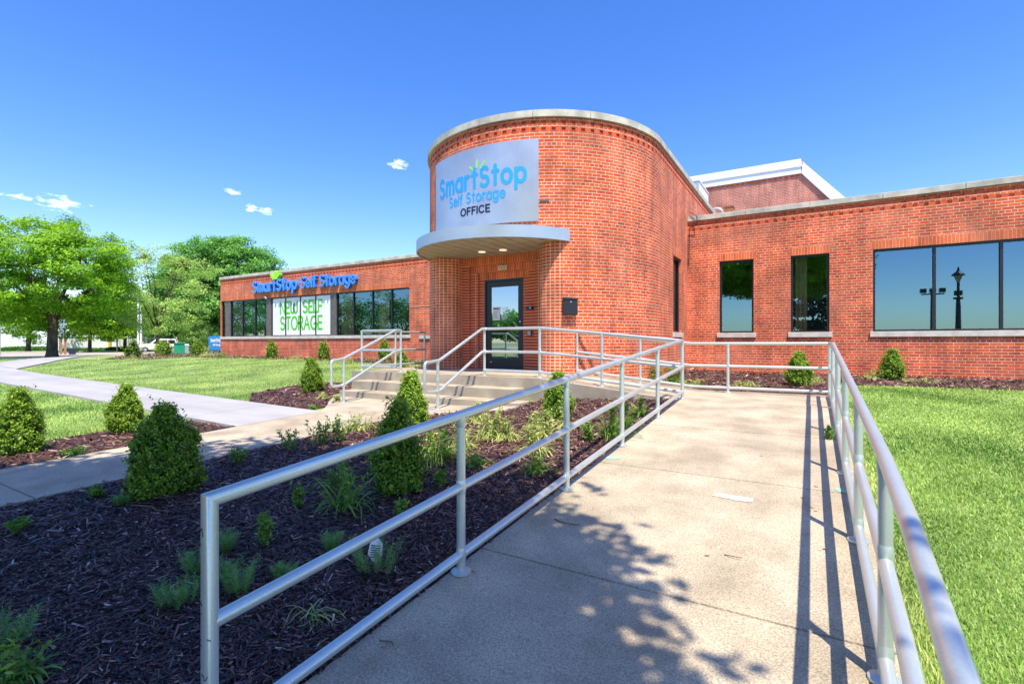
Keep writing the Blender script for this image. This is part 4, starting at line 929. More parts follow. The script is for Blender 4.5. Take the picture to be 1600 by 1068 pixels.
rtube('top_rail', [(LX, .935, rz(.935)-.05)]+along(H1, .935, 8.2), lr, TRD*1.03, 20); rtube('middle_rail', along(H2, .935, 8.2), lr); rtube('bottom_rail', along(H3, .935, 8.2), lr)
mb = MB(); o3 = lr.location; RQ = random.Random(4)
for k in range(9):
    zz = rz(.935)+.30+.55*RQ.random(); a = RQ.uniform(-2.2, -.6); r_ = TRD*1.03+.0006; n_ = RQ.choice([2, 3, 5])
    q = [(LX-o3.x+r_*math.cos(a+.22*i), .935-o3.y+r_*math.sin(a+.22*i), zz-o3.z+.004*i*RQ.choice([1, -1])) for i in range(n_)]
    mb = MB(); mb.tube(q, .0016, 5); mb.build('scuff_mark', M['black'], lr)
# porch / second ramp front rail with stair handrail
pr_ = railing('porch_railing', 'aluminium pipe railing from the right stair handrail along the porch to the ramp corner', 'railing', (-3.6, 8.2, -.8))
xs2 = [-5.54, -4.31, -3.10]
z2 = lambda x: float(r2z(x, 8.2))
for x in xs2: post(pr_, x, 8.2, z2(x), z2(x)+H1)
rt = [(-5.54, z2(-5.54)), (-4.25, z2(-4.25)), (RX0, z2(RX0)), (LX, -.892)]
rtube('top_rail', bend([(-5.54, 6.55, -1.2+.87), (-5.54, 6.80, -1.2+.89), (-5.54, 8.12, PZ+H1), (-5.50, 8.2, PZ+H1), (-4.31, 8.2, PZ+H1), (LX, 8.2, -.892+H1)], .07), pr_)
rtube('middle_rail', bend([(-5.54, 6.62, -1.2+.36), (-5.54, 6.80, -1.2+.36), (-5.54, 8.12, PZ+H2-.03), (-5.50, 8.2, PZ+H2-.03), (-4.31, 8.2, PZ+H2-.03), (LX, 8.2, -.892+H2)], .07), pr_)
rtube('bottom_rail', [(-5.54, 8.2, PZ+H3), (-4.31, 8.2, PZ+H3), (LX, 8.2, -.892+H3)], pr_)
rtube('rail_end_loop', bend([(-5.54, 6.56, -1.2+.87), (-5.54, 6.42, -1.2+.865), (-5.54, 6.42, -1.2+.365), (-5.54, 6.63, -1.2+.36)], .09), pr_)
post(pr_, -5.54, 6.76, -1.155, -1.2+.89)
ls = railing('stair_railing', 'aluminium stair handrail on the left side of the steps', 'railing', (-7.76, 7.4, -1))
rtube('top_rail', bend([(-7.76, 6.42, -1.2+.865), (-7.76, 6.63, -1.2+.89), (-7.76, 8.05, PZ+H1), (-7.76, 8.2, PZ+H1)], .07), ls)
rtube('middle_rail', bend([(-7.76, 6.42, -1.2+.365), (-7.76, 6.63, -1.2+.38), (-7.76, 8.05, PZ+H2-.03), (-7.76, 8.2, PZ+H2-.03)], .07), ls)
rtube('rail_end_loop', bend([(-7.76, 6.46, -1.2+.866), (-7.76, 6.34, -1.2+.86), (-7.76, 6.34, -1.2+.37), (-7.76, 6.46, -1.2+.368)], .07), ls)
post(ls, -7.76, 6.63, -1.155, -1.2+.89); post(ls, -7.76, 8.2, PZ, PZ+H1)
gr = railing('porch_guardrail', 'aluminium guardrail around the left end of the porch', 'railing', (-9.0, 8.9, PZ))
GX = -8.98
for h, nm in ((H1, 'top_rail'), (H2-.03, 'middle_rail'), (H3, 'bottom_rail')): rtube(nm, bend([(-7.76, 8.2, PZ+h), (GX, 8.2, PZ+h), (GX, 10.4, PZ+h)], .05), gr)
for y in (8.2, 9.3, 10.4): post(gr, GX, y, PZ, PZ+H1)
# rear rail of the landing
rr = railing('landing_railing', 'aluminium railing along the back of the landing in front of the brick wall', 'railing', (-1.5, 9.65, -.89)); YR2 = 9.65
h1, h2, h3 = .875, .47, .085
def rz2(x): return float(r2z(x, 0))
for h, nm in ((h1, 'top_rail'), (h2, 'middle_rail'), (h3, 'bottom_rail')): rtube(nm, [(-4.15, YR2-.1, rz2(-4.15)+h), (-1.9, YR2, -.892+h), (.25, YR2, -.892+h)], rr)
for x, y in ((-4.15, YR2-.1), (-2.85, YR2-.04), (-1.28, YR2)): post(rr, x, y, rz2(x), rz2(x)+h1)
# right rail
RXX = .25
rg = railing('ramp_railing', 'aluminium pipe railing along the right edge of the ramp beside the lawn', 'railing', (RXX, 4.5, rz(4.5)))
for h, nm in ((h1, 'top_rail'), (h2, 'middle_rail'), (h3, 'bottom_rail')): rtube(nm, [(RXX, YR2, -.892+h), (RXX, 8.1, -.892+h), (RXX, 2.45, rz(2.45)+h), (RXX-.008, 1.8, rz(1.8)+h-.008), (.222, 1.1, rz(1.1)+h-.02), (.195, .58, rz(.58)+h-.03)], rg)
for y in (9.65, 8.1, 6.6, 5.15, 3.77, 2.45, .58): post(rg, RXX if y > 1 else .195, y, rz(y), rz(y)+h1)
# ---------------- plants ----------------
def leaves(c, n_dir, size, aspect=.55, fold=.0, rngdir=.8):
    """one rhombic leaf (two triangles as one quad) per point; n_dir preferred normal"""
    n = len(c); nr = unit(n_dir+RNG.normal(0, rngdir, (n, 3))); t = unit(np.cross(nr, RNG.normal(0, 1, (n, 3)))); b = np.cross(nr, t)
    s = np.asarray(size)*np.ones(n)
    V = np.stack([c-t*s[:, None]*.5, c+b*(s*aspect*.5)[:, None]+nr*(s*.06)[:, None], c+t*s[:, None]*.5, c-b*(s*aspect*.5)[:, None]+nr*(s*.06)[:, None]], 1)
    return V.reshape(-1, 3), (np.arange(n)[:, None]*4+np.arange(4)[None])
def shrub_mesh(h, w, nl, ls, seed, taper=1.0):
    global RNG
    RNG = np.random.default_rng(seed)
    # tufts over an egg-shaped surface
    nt = int(nl/14); k = np.arange(nt)+.5; zf = RNG.uniform(0.02, 1, nt)**1.05
    kk = .9+.5*(1.6-taper)
    prof = np.where(zf < .27, .80+.20*np.sin(np.clip(zf/.27, 0, 1)*np.pi/2), 1-.93*(np.clip((zf-.27)/.73, 0, 1))**(1.0+kk))
    ph = RNG.uniform(0, 2*np.pi, nt); lump = 1+.13*np.sin(ph*3+seed)+.10*np.sin(zf*11+ph*2+seed)+.06*np.sin(zf*23+ph*5)
    rr_ = prof*w/2*.76*lump*RNG.choice([1.06, 1, .94, .85, .72], nt)*(1+RNG.normal(0, .06, nt))
    c = np.stack([rr_*np.cos(ph), rr_*np.sin(ph), zf*h*.92+.02+RNG.uniform(-.01, .01, nt)], -1)
    out = unit(np.stack([np.cos(ph), np.sin(ph), .25+zf*1.1-.2], -1))
    top = zf > .93; ln = RNG.uniform(.3, 1.5, nt)*ls*1.6*(1+(RNG.random(nt) < .05)*1.6)+top*ls*1.2
    per = 14; cc = np.repeat(c, per, 0); oo = np.repeat(unit(out+RNG.normal(0, .3, (nt, 3))+np.array([0, 0, .5])), per, 0); ll = np.repeat(ln, per)
    s = RNG.random(nt*per); pts = cc+oo*(s*ll)[:, None]+RNG.normal(0, 1, (nt*per, 3))*ls*.5
    V, F = leaves(pts, np.repeat(out, per, 0)*.8+np.array([0, 0, .4]), RNG.uniform(.7, 1.25, nt*per)*ls, .62)
    tt = np.repeat(RNG.normal(.26, .16, nt), per)+s*.6-.1+RNG.normal(0, .10, nt*per)  # tint dark inside, bright at sprig tips: inner shade painted into the leaves
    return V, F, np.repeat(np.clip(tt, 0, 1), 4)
def shrub(x, y, h, w, label, nl=7000, ls=None, seed=1, taper=1.0, m='box', tb=0, z=None):
    z = float(Gz(x, y)) if z is None else z
    e = empty('boxwood_shrub', (x, y, z), label=label, cat='shrub', group='clipped boxwood shrubs in the mulch beds')
    D = math.hypot(x, y); ls = ls or max(.027, D*.0026); nl = int(min(60000, 40*w*h/(ls*ls)))
    V, F, T = shrub_mesh(h, w, max(nl, 700), ls, seed, taper)
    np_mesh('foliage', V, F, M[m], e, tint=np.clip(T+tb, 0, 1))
    mb = MB(); mb.tube([(0, 0, -.03), (0, .005, h*.3), (.01, 0, h*.75)], [.02, .015, .005], 7)
    for k in range(9):
        a = k*2.4; zz = h*(.08+.07*k); mb.tube([(0, 0, zz), (w*.28*math.cos(a), w*.28*math.sin(a), zz+h*.14)], [.008, .003], 5)
    mb.build('stem', M['bark'], e)
    return e
shr = [
 (-4.88, 2.2, .78, .60, 'large round boxwood in the shade just left of the railing end', 26000, 11, .7, 0),
 (-8.1, 2.1, .76, .48, 'boxwood at the left edge beyond the near walk', 14000, 12, .9, .1),
 (-8.4, 3.3, .66, .46, 'small neat boxwood beside the corner of the white path', 12000, 13, .9, .1),
 (-3.06, 3.2, .78, .42, 'tall dark boxwood half in shade behind the railing', 22000, 14, 1.1, -.02),
 (-4.55, 5.0, .82, .46, 'bright pointed boxwood in front of the steps', 14000, 15, 1.5, .14),
 (-3.08, 6.43, .66, .44, 'bushy boxwood beside the porch ramp wall', 12000, 16, 1.0, .06),
 (-10.0, 7.6, .76, .52, 'conical boxwood in the mulch left of the steps', 9000, 17, 1.3, .02),
 (-21.2, 14, .62, .42, 'small boxwood under the white window banner, left one', 2500, 18, 1.2, 0),
 (-17.6, 14, .64, .42, 'small boxwood against the brick right of the window banner', 2500, 19, 1.2, 0),
 (-14.1, 14, .72, .44, 'small boxwood seen through the porch guardrail', 2500, 20, 1.2, 0),
 (-11.6, 12.3, .45, .42, 'low boxwood beside the tower foot', 2500, 21, 1.0, 0),
 (-.22, 11.6, .66, .48, 'boxwood under the narrow dark window behind the landing', 8000, 22, 1.0, .06),
 (1.54, 13.9, .64, .46, 'boxwood under the big right window', 7000, 23, 1.1, .04),
 (-28.3, 14.4, .70, .50, 'boxwood at the blue ground sign', 2500, 24, 1.0, 0),
 (-30.4, 13.8, .65, .45, 'boxwood to the left of the green utility box', 2500, 25, 1.2, 0),
 (-31.2, 12.6, .72, .62, 'dark leafy shrub under the pale sparse tree', 2500, 26, .6, -.25),
 (-34.5, 15.5, .55, .9, 'low round bright green shrub behind the dark leafy shrub', 2500, 27, .5, .15)]
for (x, y, h, w, lb, nl, sd, tp, tb) in shr: shrub(x, y, h, w, lb, nl, None, sd, tp, tb=tb)
RNG = np.random.default_rng(99)
# --- small perennials
def blade(vs, fs, ts, base, dirx, length, width, droop, tint, seg=6, twist=.3):
    """strap leaf that rises and arches over"""
    p = np.array(base, float); d = unit(np.array([dirx[0], dirx[1], dirx[2]])[None])[0]; side = unit(np.cross(d, [0, 0, 1.])[None])[0]+np.random.default_rng(len(vs)).normal(0, twist*.3, 3)
    i0 = len(vs)
    for k in range(seg+1):
        f = k/seg; w = width*(.55+.9*f)*(1 if f < .45 else (1-f)/.55+.03)
        vs.append(p+side*w*.5); vs.append(p-side*w*.5); ts += [tint, tint]
        p = p+d*length/seg; d = unit((d+np.array([0, 0, -droop/seg*2]))[None])[0]
        if p[2] < .012: p[2] = .012
    for k in range(seg): a = i0+2*k; fs.append((a, a+1, a+3, a+2))
def plant(kind, x, y, h, w, label, cat='plant', group=None, seed=0, n=None, z=None):
    z = float(Gz(x, y))+.022 if z is None else z
    R = np.random.default_rng(seed+500); vs, fs, ts = [], [], []
    mt = {'wilt': 'straw', 'strap': 'weed', 'leafy': 'weed', 'feather': 'feather', 'dry': 'straw', 'shadeleaf': 'weed'}[kind]
    names = {'wilt': 'wilted_perennial', 'strap': 'strap_leaf_plant', 'leafy': 'leafy_weed', 'feather': 'feathery_weed', 'dry': 'withered_weed'}
    if kind in ('strap', 'wilt', 'dry'):
        for k in range(n or {'strap': 80, 'wilt': 120, 'dry': 24}[kind]):
            a = R.uniform(0, 6.28); el = R.uniform(.5, 2.2); b = (R.normal(0, w*.22), R.normal(0, w*.22), .0)
            blade(vs, fs, ts, b, (math.cos(a), math.sin(a), el), R.uniform(.55, 1.15)*h*1.15, R.uniform(.5, 1)*(.016 if kind != 'dry' else .009), R.uniform(.9, 2.6) if kind != 'strap' else R.uniform(.5, 1.8), float(np.clip(R.normal(.5, .25), 0, 1)))
    V = np.array(vs).reshape(-1, 3); F = np.array(fs, int).reshape(-1, 4); T = np.array(ts)
    stems = MB()
    if kind in ('leafy', 'wilt', 'strap'):
        ns = n or {'leafy': 11, 'wilt': 13, 'strap': 8}[kind]; ns = min(ns, 14)
        pts = []; 
        for k in range(ns):
            a = R.uniform(0, 6.28); lean = R.uniform(0, .7)*w/max(h, .05); q0 = np.array([R.normal(0, w*.12), R.normal(0, w*.12), 0]); q1 = q0+np.array([math.cos(a)*lean*h*.6, math.sin(a)*lean*h*.6, h*R.uniform(.6, 1.05)])
            mid = (q0+q1)/2+np.array([0, 0, h*.08]); stems.tube([q0, mid, q1], [.0035, .003, .0015], 5)
            for f in np.linspace(.15, 1, int(14 if kind == 'leafy' else 9)):
                c = (q0*(1-f)+q1*f)+np.array([0, 0, h*.16*f*(1-f)*2])
                for r in range(2): pts.append(c+R.normal(0, .016, 3)+np.array([0, 0, .005]))
        pts = np.array(pts); pts[:, 2] = np.maximum(pts[:, 2], .01)
        global RNG
        RNG = np.random.default_rng(seed+900)
        V2, F2 = leaves(pts, np.array([0, 0, .9]), RNG.uniform(.6, 1.3, len(pts))*max(.04, h*.15), .42, rngdir=.6)
        F = np.concatenate([F, F2+len(V)]) if len(V) else F2; V = np.concatenate([V, V2]) if len(V) else V2
        T = np.concatenate([T, np.repeat(np.clip(RNG.normal(.45, .2, len(pts)), 0, 1), 4)]) if len(T) else np.repeat(np.clip(RNG.normal(.4, .2, len(pts)), 0, 1), 4)
    if kind == 'feather':
        for k in range(n or 26):
            a = R.uniform(0, 6.28); rr = R.uniform(0, w*.4); q0 = np.array([math.cos(a)*rr, math.sin(a)*rr, 0]); hh = h*R.uniform(.6, 1.1); q1 = q0+np.array([math.cos(a)*hh*.35, math.sin(a)*hh*.35, hh])
            for f in np.linspace(.1, 1, 14):
                c = q0*(1-f)+q1*f
                for r in range(5):
                    b = R.uniform(0, 6.28); blade(vs, fs, ts, c, (math.cos(b), math.sin(b), .8), R.uniform(.02, .045), .0022, .6, float(np.clip(R.normal(.5, .2), 0, 1)), seg=2)
        V = np.array(vs).reshape(-1, 3); F = np.array(fs, int).reshape(-1, 4); T = np.array(ts)
    o = np_mesh(names[kind], V, F, M[mt], tint=T); o.location = (x, y, z); tag(o, label, cat, group)
    if stems.v: stems.build('stem', M['weed'] if False else M['stemg'], o)
    return o
M['stemg'] = mat('plant_stem', (.12, .18, .05), .6)
def gp(u, v):      # ground point seen at image position (iterative)
    t = (u-800)/FPX; z = -1.2
    for _ in range(25):
        D = -z*FPX/(v-535); x, y = D*(-.5135+.858*t), D*(.858+.5135*t); z = .5*z+.5*(float(Gz(x, y))+.022)
    return x, y
PL = [
 ('strap', 541, 792, .36, .30, 'dark straggly green clump left of the tall dark boxwood'),
 ('leafy', 586, 740, .30, .34, 'leafy dark weeds directly left of the tall dark boxwood'),
 ('leafy', 500, 698, .34, .5, 'brownish seedy clump at the edge of the walk before the steps'),
 ('leafy', 455, 702, .22, .35, 'shorter seedy clump left of the brownish one at the walk'),
 ('leafy', 372, 724, .16, .2, 'small dark weed between the large round boxwood and the walk'),
 ('strap', 690, 720, .44, .42, 'large dense green clump right of the tall dark boxwood'),
 ('wilt', 640, 672, .25, .3, 'wilted clump right behind the bright pointed boxwood'),
 ('wilt', 560, 672, .25, .4, 'wilted clump left of the bright pointed boxwood'),
 ('wilt', 768, 683, .42, .42, 'tall wilted yellow green clump in the middle of the sunny mulch'),
 ('wilt', 790, 686, .30, .30, 'wilted clump touching the tall one on its right'),
 ('wilt', 745, 660, .26, .3, 'wilted clump behind and left of the tall wilted one'),
 ('wilt', 833, 706, .30, .24, 'wilted clump left of the third railing post'),
 ('wilt', 850, 686, .38, .24, 'wilted stalk clump just behind the railing near the third post'),
 ('strap', 840, 738, .20, .22, 'green clump low against the railing before the third post'),
 ('wilt', 836, 668, .2, .22, 'small wilted clump in front of the bushy boxwood'),
 ('leafy', 920, 690, .22, .16, 'small bright weed between the third and fourth railing posts'),
 ('strap', 955, 684, .42, .20, 'tall green weed beside the fourth railing post'),
 ('strap', 1000, 650, .3, .12, 'thin grassy weed between the fourth and fifth railing posts'),
 ('strap', 745, 728, .13, .3, 'low spreading green weed in the shade edge of the mulch'),
 ('leafy', 690, 760, .14, .16, 'small light weed behind the second railing post'),
 ('leafy', 627, 806, .10, .10, 'curled pale weed left of the second railing post'),
 ('leafy', 466, 792, .16, .10, 'single maple seedling in the dark mulch'),
 ('leafy', 414, 852, .20, .09, 'upright green seedling right of the railing end'),
 ('leafy', 598, 712, .34, .30, 'straggly weeds touching the left side of the tall dark boxwood'),
 ('wilt', 668, 712, .36, .30, 'half wilted clump right behind the tall dark boxwood'),
 ('leafy', 655, 745, .24, .24, 'dark leafy weeds at the right foot of the tall dark boxwood'),
 ('strap', 528, 760, .26, .26, 'drooping strap leaves left of the straggly green clump'),
 ('wilt', 722, 700, .26, .26, 'wilted clump behind the second railing post'),
 ('leafy', 532, 690, .32, .34, 'seedy leafy clump right of the brownish one at the walk'),
 ('wilt', 884, 668, .24, .2, 'pale wilted weed under the bushy boxwood'),
 ('strap', 975, 668, .34, .16, 'tall thin weed right of the fourth railing post'),
 ('feather', 356, 860, .12, .14, 'feathery blue green tuft right of the railing end post'),
 ('feather', 307, 895, .14, .16, 'feathery tuft left of the railing end post'),
 ('feather', 283, 945, .12, .26, 'wide feathery patch low left of the railing end post'),
 ('feather', 377, 925, .16, .16, 'tall feathery tuft inside the railing corner'),
 ('feather', 345, 905, .11, .14, 'feathery tuft against the railing end post'),
 ('feather', 518, 862, .12, .10, 'feathery tuft above the middle rail'),
 ('feather', 445, 905, .09, .10, 'small feathery tuft left of the withered weed'),
 ('feather', 590, 890, .17, .30, 'big feathery clump holding the plant tag'),
 ('dry', 488, 968, .22, .18, 'withered brown weed below the middle rail'),
 ('strap', 25, 1066, .16, .2, 'green grassy tuft in the lower left corner'),
 ('feather', 8, 1010, .14, .2, 'feathery weed at the left edge of the mulch'),
 ('leafy', 152, 778, .10, .12, 'small green sprout left of the large boxwood at the walk'),
 ('leafy', 28, 832, .08, .12, 'tiny sprout at the far left of the shaded mulch'),
 ('feather', 190, 790, .08, .12, 'pale feathery sprout under the large boxwood'),
 ('leafy', 115, 712, .08, .3, 'low pale weed between the two boxwoods beyond the walk'),
 ('wilt', 505, 622, .10, .35, 'flat yellow weed under the conical boxwood'),
 ('leafy', 490, 640, .07, .1, 'tiny weed in the sunny mulch left of the steps'),
 ('wilt', 528, 628, .12, .2, 'small wilted weed beside the left stair post'),
 ('wilt', 1160, 603, .10, .7, 'flattened pale leaves in the mulch behind the landing'),
 ('dry', 1188, 604, .18, .4, 'brown withered clump left of the boxwood behind the landing'),
 ('wilt', 1085, 603, .14, .5, 'wilted weeds at the back of the landing'),
 ('wilt', 1275, 598, .12, .4, 'straw weeds right of the boxwood behind the landing'),
 ('wilt', 1365, 592, .22, .4, 'straw weeds left of the boxwood under the big window'),
 ('wilt', 1440, 597, .08, .9, 'straw coloured weeds along the wall under the big window'),
 ('wilt', 545, 567, .2, .6, 'straw weeds against the left wing wall'),
 ('wilt', 640, 572, .2, .9, 'straw weeds at the corner between left wing and tower'),
 ('wilt', 465, 563, .22, .6, 'straw weeds between two boxwoods under the left wing'),
 ('wilt', 250, 556, .4, .9, 'pale weeds in the far mulch bed left of the green box'),
 ('wilt', 325, 556, .5, .8, 'pale flowering weeds in front of the blue sign'),
 ('wilt', 205, 563, .3, .8, 'straw weeds at the far left end of the mulch bed'),
 ('leafy', 345, 560, .35, .6, 'leafy weeds at the left corner of the brick building'),
]
for i, (k, u, v, h, w, lb) in enumerate(PL):
    x, y = gp(u, v); plant(k, x, y, h, w, lb, 'plant', seed=i)
ox, oy = onramp(1295, 685); plant('strap', ox, oy, .13, .10, 'weed growing from a crack in the ramp near the right railing', 'weed', seed=77, n=10, z=float(Rz(oy)))
# yellow day lilies at the tower foot
for i, (u, v, lb) in enumerate(((1050, 596, 'yellow flowering lilies at the tower foot, right clump'), (1022, 600, 'yellow flowering lilies at the tower foot, left clump'))):
    x, y = P(u, 10.6); e = plant('strap', x, y, .42, .5, lb, 'flowers', seed=60+i, n=60, z=-.86)
    f = MB(); R = np.random.default_rng(i)
    for k in range(9):
        c = Vector((R.normal(0, .16), R.normal(0, .12), R.uniform(.25, .45)))
        for j in range(6):
            a = j*1.047; d = Vector((math.cos(a), math.sin(a), .7)).normalized(); s = Vector((-math.sin(a), math.cos(a), 0)); f.quad([c, c+d*.035+s*.013, c+d*.06, c+d*.035-s*.013])
    f.build('blossom', M['yellow'], e)
# litter on the ramp and mulch
def twig(u, v, pts, r, label, ramp=True):
    x, y = onramp(u, v) if ramp else gp(u, v); z = (float(Rz(y)) if ramp else float(Gz(x, y))+.035)+.006
    mb = MB(); mb.tube([(x+a, y+b, z+c) for a, b, c in pts], [r*(1-.5*i/len(pts)) for i in range(len(pts))], 6); tag(mb.build('twig', M['twig'], smooth_=True), label, 'twig')
twig(880, 818, [(-.09, .05, 0), (-.05, .02, .002), (0, 0, .006), (.06, 0, .004), (.11, .03, 0)], .005, 'dark curved twig on the shaded ramp near the second railing post')
twig(1145, 872, [(-.05, .02, 0), (0, 0, .008), (.05, -.005, .01)], .003, 'tiny twig in the middle of the sunlit ramp')
twig(230, 800, [(-.28, -.03, .0), (-.15, 0, .01), (0, .03, .02), (.1, .02, .01), (.2, .06, .01), (.26, .02, .0)], .006, 'pale curled twig under the large boxwood', False)
twig(150, 1035, [(-.15, .04, 0), (-.05, .03, .01), (.02, .0, .015), (.03, -.06, 0)], .004, 'bent pale twig in the lower left mulch', False)
twig(600, 1005, [(-.03, .0, 0), (.03, .02, .003), (.06, .0, .003)], .003, 'small twig on the shaded ramp by the bottom rail')
twig(60, 960, [(-.1, .1, 0), (0, .02, .02), (.05, -.1, .01), (.04, -.16, 0)], .0035, 'long thin twig at the far left of the mulch', False)
for i, (u, v) in enumerate(((1268, 793), (1275, 798), (1263, 797), (1290, 858), (1254, 778), (1258, 835), (1190, 712), (1275, 760), (742, 893), (600, 1010), (1105, 868), (1290, 797))):
    x, y = onramp(u, v); s = .022; a = i*1.3; c, d = math.cos(a)*s, math.sin(a)*s; z = float(Rz(y))+.005
    mb = MB(); mb.quad([(x-c, y-d, z), (x+d*.5, y-c*.5, z+.004), (x+c, y+d, z+.007), (x-d*.5, y+c*.5, z+.003)]); tag(mb.build('dead_leaf', M['dryleaf']), 'small brown dead leaf lying on the ramp', 'leaf', 'dead leaves scattered on the ramp')
x, y = gp(585, 880); tg = empty('plant_tag', (x, y, float(Gz(x, y))+.03), rad(20), label='white printed plant tag stuck in the feathery clump', cat='plant tag')
mb = MB(); mb.quad([(-.045, 0, .05), (-.01, .0, .0), (.02, 0, .0), (.05, .0, .05), (.045, .02, .11), (-.035, .02, .12)]); mb.quad([(-.06, .03, .13), (-.035, .021, .12), (.045, .021, .11), (.0, .05, .135)]); mb.build('card', M['white'], tg)
mb = MB()
for k in range(6): mb.quad([(-.03, -.003+.003*k, .03+.013*k), (.035, -.003+.003*k, .03+.013*k), (.03, -.002+.003*k, .035+.013*k), (-.028, -.002+.003*k, .035+.013*k)])
mb.build('print', M['navy'], tg)
# ---------------- trees ----------------
def tree(name, label, x, y, H, R, z=None, trunk_h=None, tr=.3, m='maple', nclump=230, per=120, ls=.17, seed=1, flat=1.0, gaps=0.0, group=None, lean=(0, 0), cat='tree', cz=None, hull=None, tb=0, limbs=6, csz=.16, lumpy=1):
    global RNG
    R0 = np.random.default_rng(seed); z = float(Gz(x, y)) if z is None else z
    e = empty(name, (x, y, z), label=label, cat=cat, group=group); trunk_h = trunk_h or H*.3
    cz = cz or (trunk_h*.75+H)/2; rz_ = (H-trunk_h*.75)/2
    # clump centres: mostly near the surface of a lumpy ellipsoid
    d = unit(R0.normal(0, 1, (nclump, 3))); lump = 1+lumpy*.13*np.sin(d[:, 0]*4+seed)+lumpy*.12*np.sin(d[:, 1]*5+seed*2)+lumpy*.1*np.sin(d[:, 2]*6+d[:, 0]*3+seed)
    rad_ = R0.uniform(.35, 1.0, nclump)**.45*lump; c = d*rad_[:, None]*np.array([R, R, rz_*flat]); c[:, 2] += cz; c[:, 0] += lean[0]*(c[:, 2]-trunk_h)/H; c[:, 1] += lean[1]*(c[:, 2]-trunk_h)/H
    c = c[c[:, 2] > trunk_h*.62]
    nc = len(c); RNG = np.random.default_rng(seed+1)
    cs_ = R0.uniform(.7, 1.35, nc)*R*csz
    pn = (per*(cs_/cs_.mean())**1.6).astype(int)+8
    idx = np.repeat(np.arange(nc), pn); nn = len(idx)
    off = unit(RNG.normal(0, 1, (nn, 3)))*(RNG.random(nn)**.5)[:, None]*np.array([1.25, 1.25, .55]); pts = c[idx]+off*cs_[idx][:, None]
    pts[:, 2] -= (off[:, 0]**2+off[:, 1]**2)*cs_[idx]*.22
    out = unit(c[idx]-np.array([0, 0, cz]))*.45+np.array([0, 0, .75])
    V, F = leaves(pts, out, RNG.uniform(.65, 1.3, nn)*ls, .62, rngdir=.45)
    t = R0.normal(.45, .15, nc)[idx]+off[:, 2]*.22+RNG.normal(0, .12, nn)+tb  # clump tops tinted lighter, painting highlights into the crown
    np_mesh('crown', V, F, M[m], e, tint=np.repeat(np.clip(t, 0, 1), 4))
    mb = MB(); k = trunk_h
    mb.tube([(0, 0, -.1), (tr*.12, 0, k*.15), (tr*.1, tr*.1, k*.6), (0, tr*.2, k)], [tr*1.45, tr*1.05, tr*.92, tr*.85], 14)
    tops = []
    for i in range(limbs):
        a = i*6.283/limbs+R0.uniform(-.3, .3); far = R*R0.uniform(.4, .62); zt = cz+rz_*R0.uniform(-.1, .55)
        q = [(0, tr*.2, k*.93), (math.cos(a)*far*.35, math.sin(a)*far*.35, k+(zt-k)*.35), (math.cos(a)*far*.75, math.sin(a)*far*.75, k+(zt-k)*.75), (math.cos(a)*far, math.sin(a)*far, zt)]
        mb.tube(q, [tr*.55, tr*.4, tr*.22, tr*.08], 8); tops += [Vector(q[1]), Vector(q[2]), Vector(q[3])]
    for j in R0.permutation(nc)[:int(nc*.5)]:
        cj = Vector(c[j]); b = min(tops, key=lambda t_: (t_-cj).length); mb.tube([b, (b+cj)/2+Vector((0, 0, .15)), cj], [tr*.13, tr*.08, tr*.03], 5, caps=False)
    mb.build('trunk', M['bark'], e, smooth_=True)
    return e
x, y = P(81, 37.5); tree('maple_tree', 'big bright green maple with a forked dark trunk on the far lawn', x, y, 10.3, 5.5, trunk_h=3.0, tr=.33, nclump=380, per=170, ls=.19, seed=3, flat=1.0, csz=.13)
x, y = P(246, 44); tree('sparse_tree', 'thin pale leaved young tree between the maple and the building', x, y, 10.6, 3.9, trunk_h=2.2, tr=.16, m='pale', nclump=190, per=75, ls=.17, seed=5, flat=1.0, csz=.15)
x, y = P(352, 58); tree('dark_tree', 'large dense dark green tree rising behind the left wing', x, y, 13.4, 7.0, trunk_h=2.6, tr=.5, m='linden', nclump=620, per=170, ls=.27, seed=8, flat=1.05, csz=.13, lumpy=.15)
x, y = P(140, 62); tree('maple_tree', 'lower bright maple behind the big maple, left of the pale tree', x, y, 7.4, 4.2, trunk_h=2.3, tr=.2, nclump=150, per=110, ls=.25, seed=12, tb=.12)
x, y = P(44, 66); tree('maple_tree', 'maple in front of the white building at the far left', x, y, 8.2, 5, trunk_h=2.4, tr=.26, nclump=150, per=110, ls=.26, seed=13, tb=.1)
x, y = P(195, 66); tree('maple_tree', 'low maple over the chain link fence', x, y, 7.4, 4.2, trunk_h=2.6, tr=.2, nclump=130, per=110, ls=.26, seed=14, tb=.12)
for i, (u, D, H, R, lb) in enumerate(((20, 110, 9, 7, 'far dark tree behind the white building'), (105, 105, 10, 7, 'far dark tree behind the storage doors'), (175, 100, 10, 7, 'far dark tree behind the fence, left one'), (232, 92, 10.5, 6, 'far dark tree behind the parked vehicle'),
    (285, 80, 9, 6, 'dark tree behind the green utility box'), (326, 72, 9.5, 6, 'dark tree directly behind the blue sign'), (-45, 105, 10, 8, 'far tree at the very left edge of the view'))):
    x, y = P(u, D); tree('dark_tree', lb, x, y, H, R, trunk_h=1.4, tr=.3, m='linden', nclump=120, per=110, ls=.40, seed=30+i, csz=.22, group='dark trees along the far side of the street', limbs=4, tb=.05)
x, y = P(305, 47); tree('flowering_shrub', 'pale grey green bush left of the blue sign', x, y, 3.4, 1.6, trunk_h=.4, tr=.06, m='pale', nclump=60, per=60, ls=.16, seed=51, csz=.25, cat='bush', limbs=4)
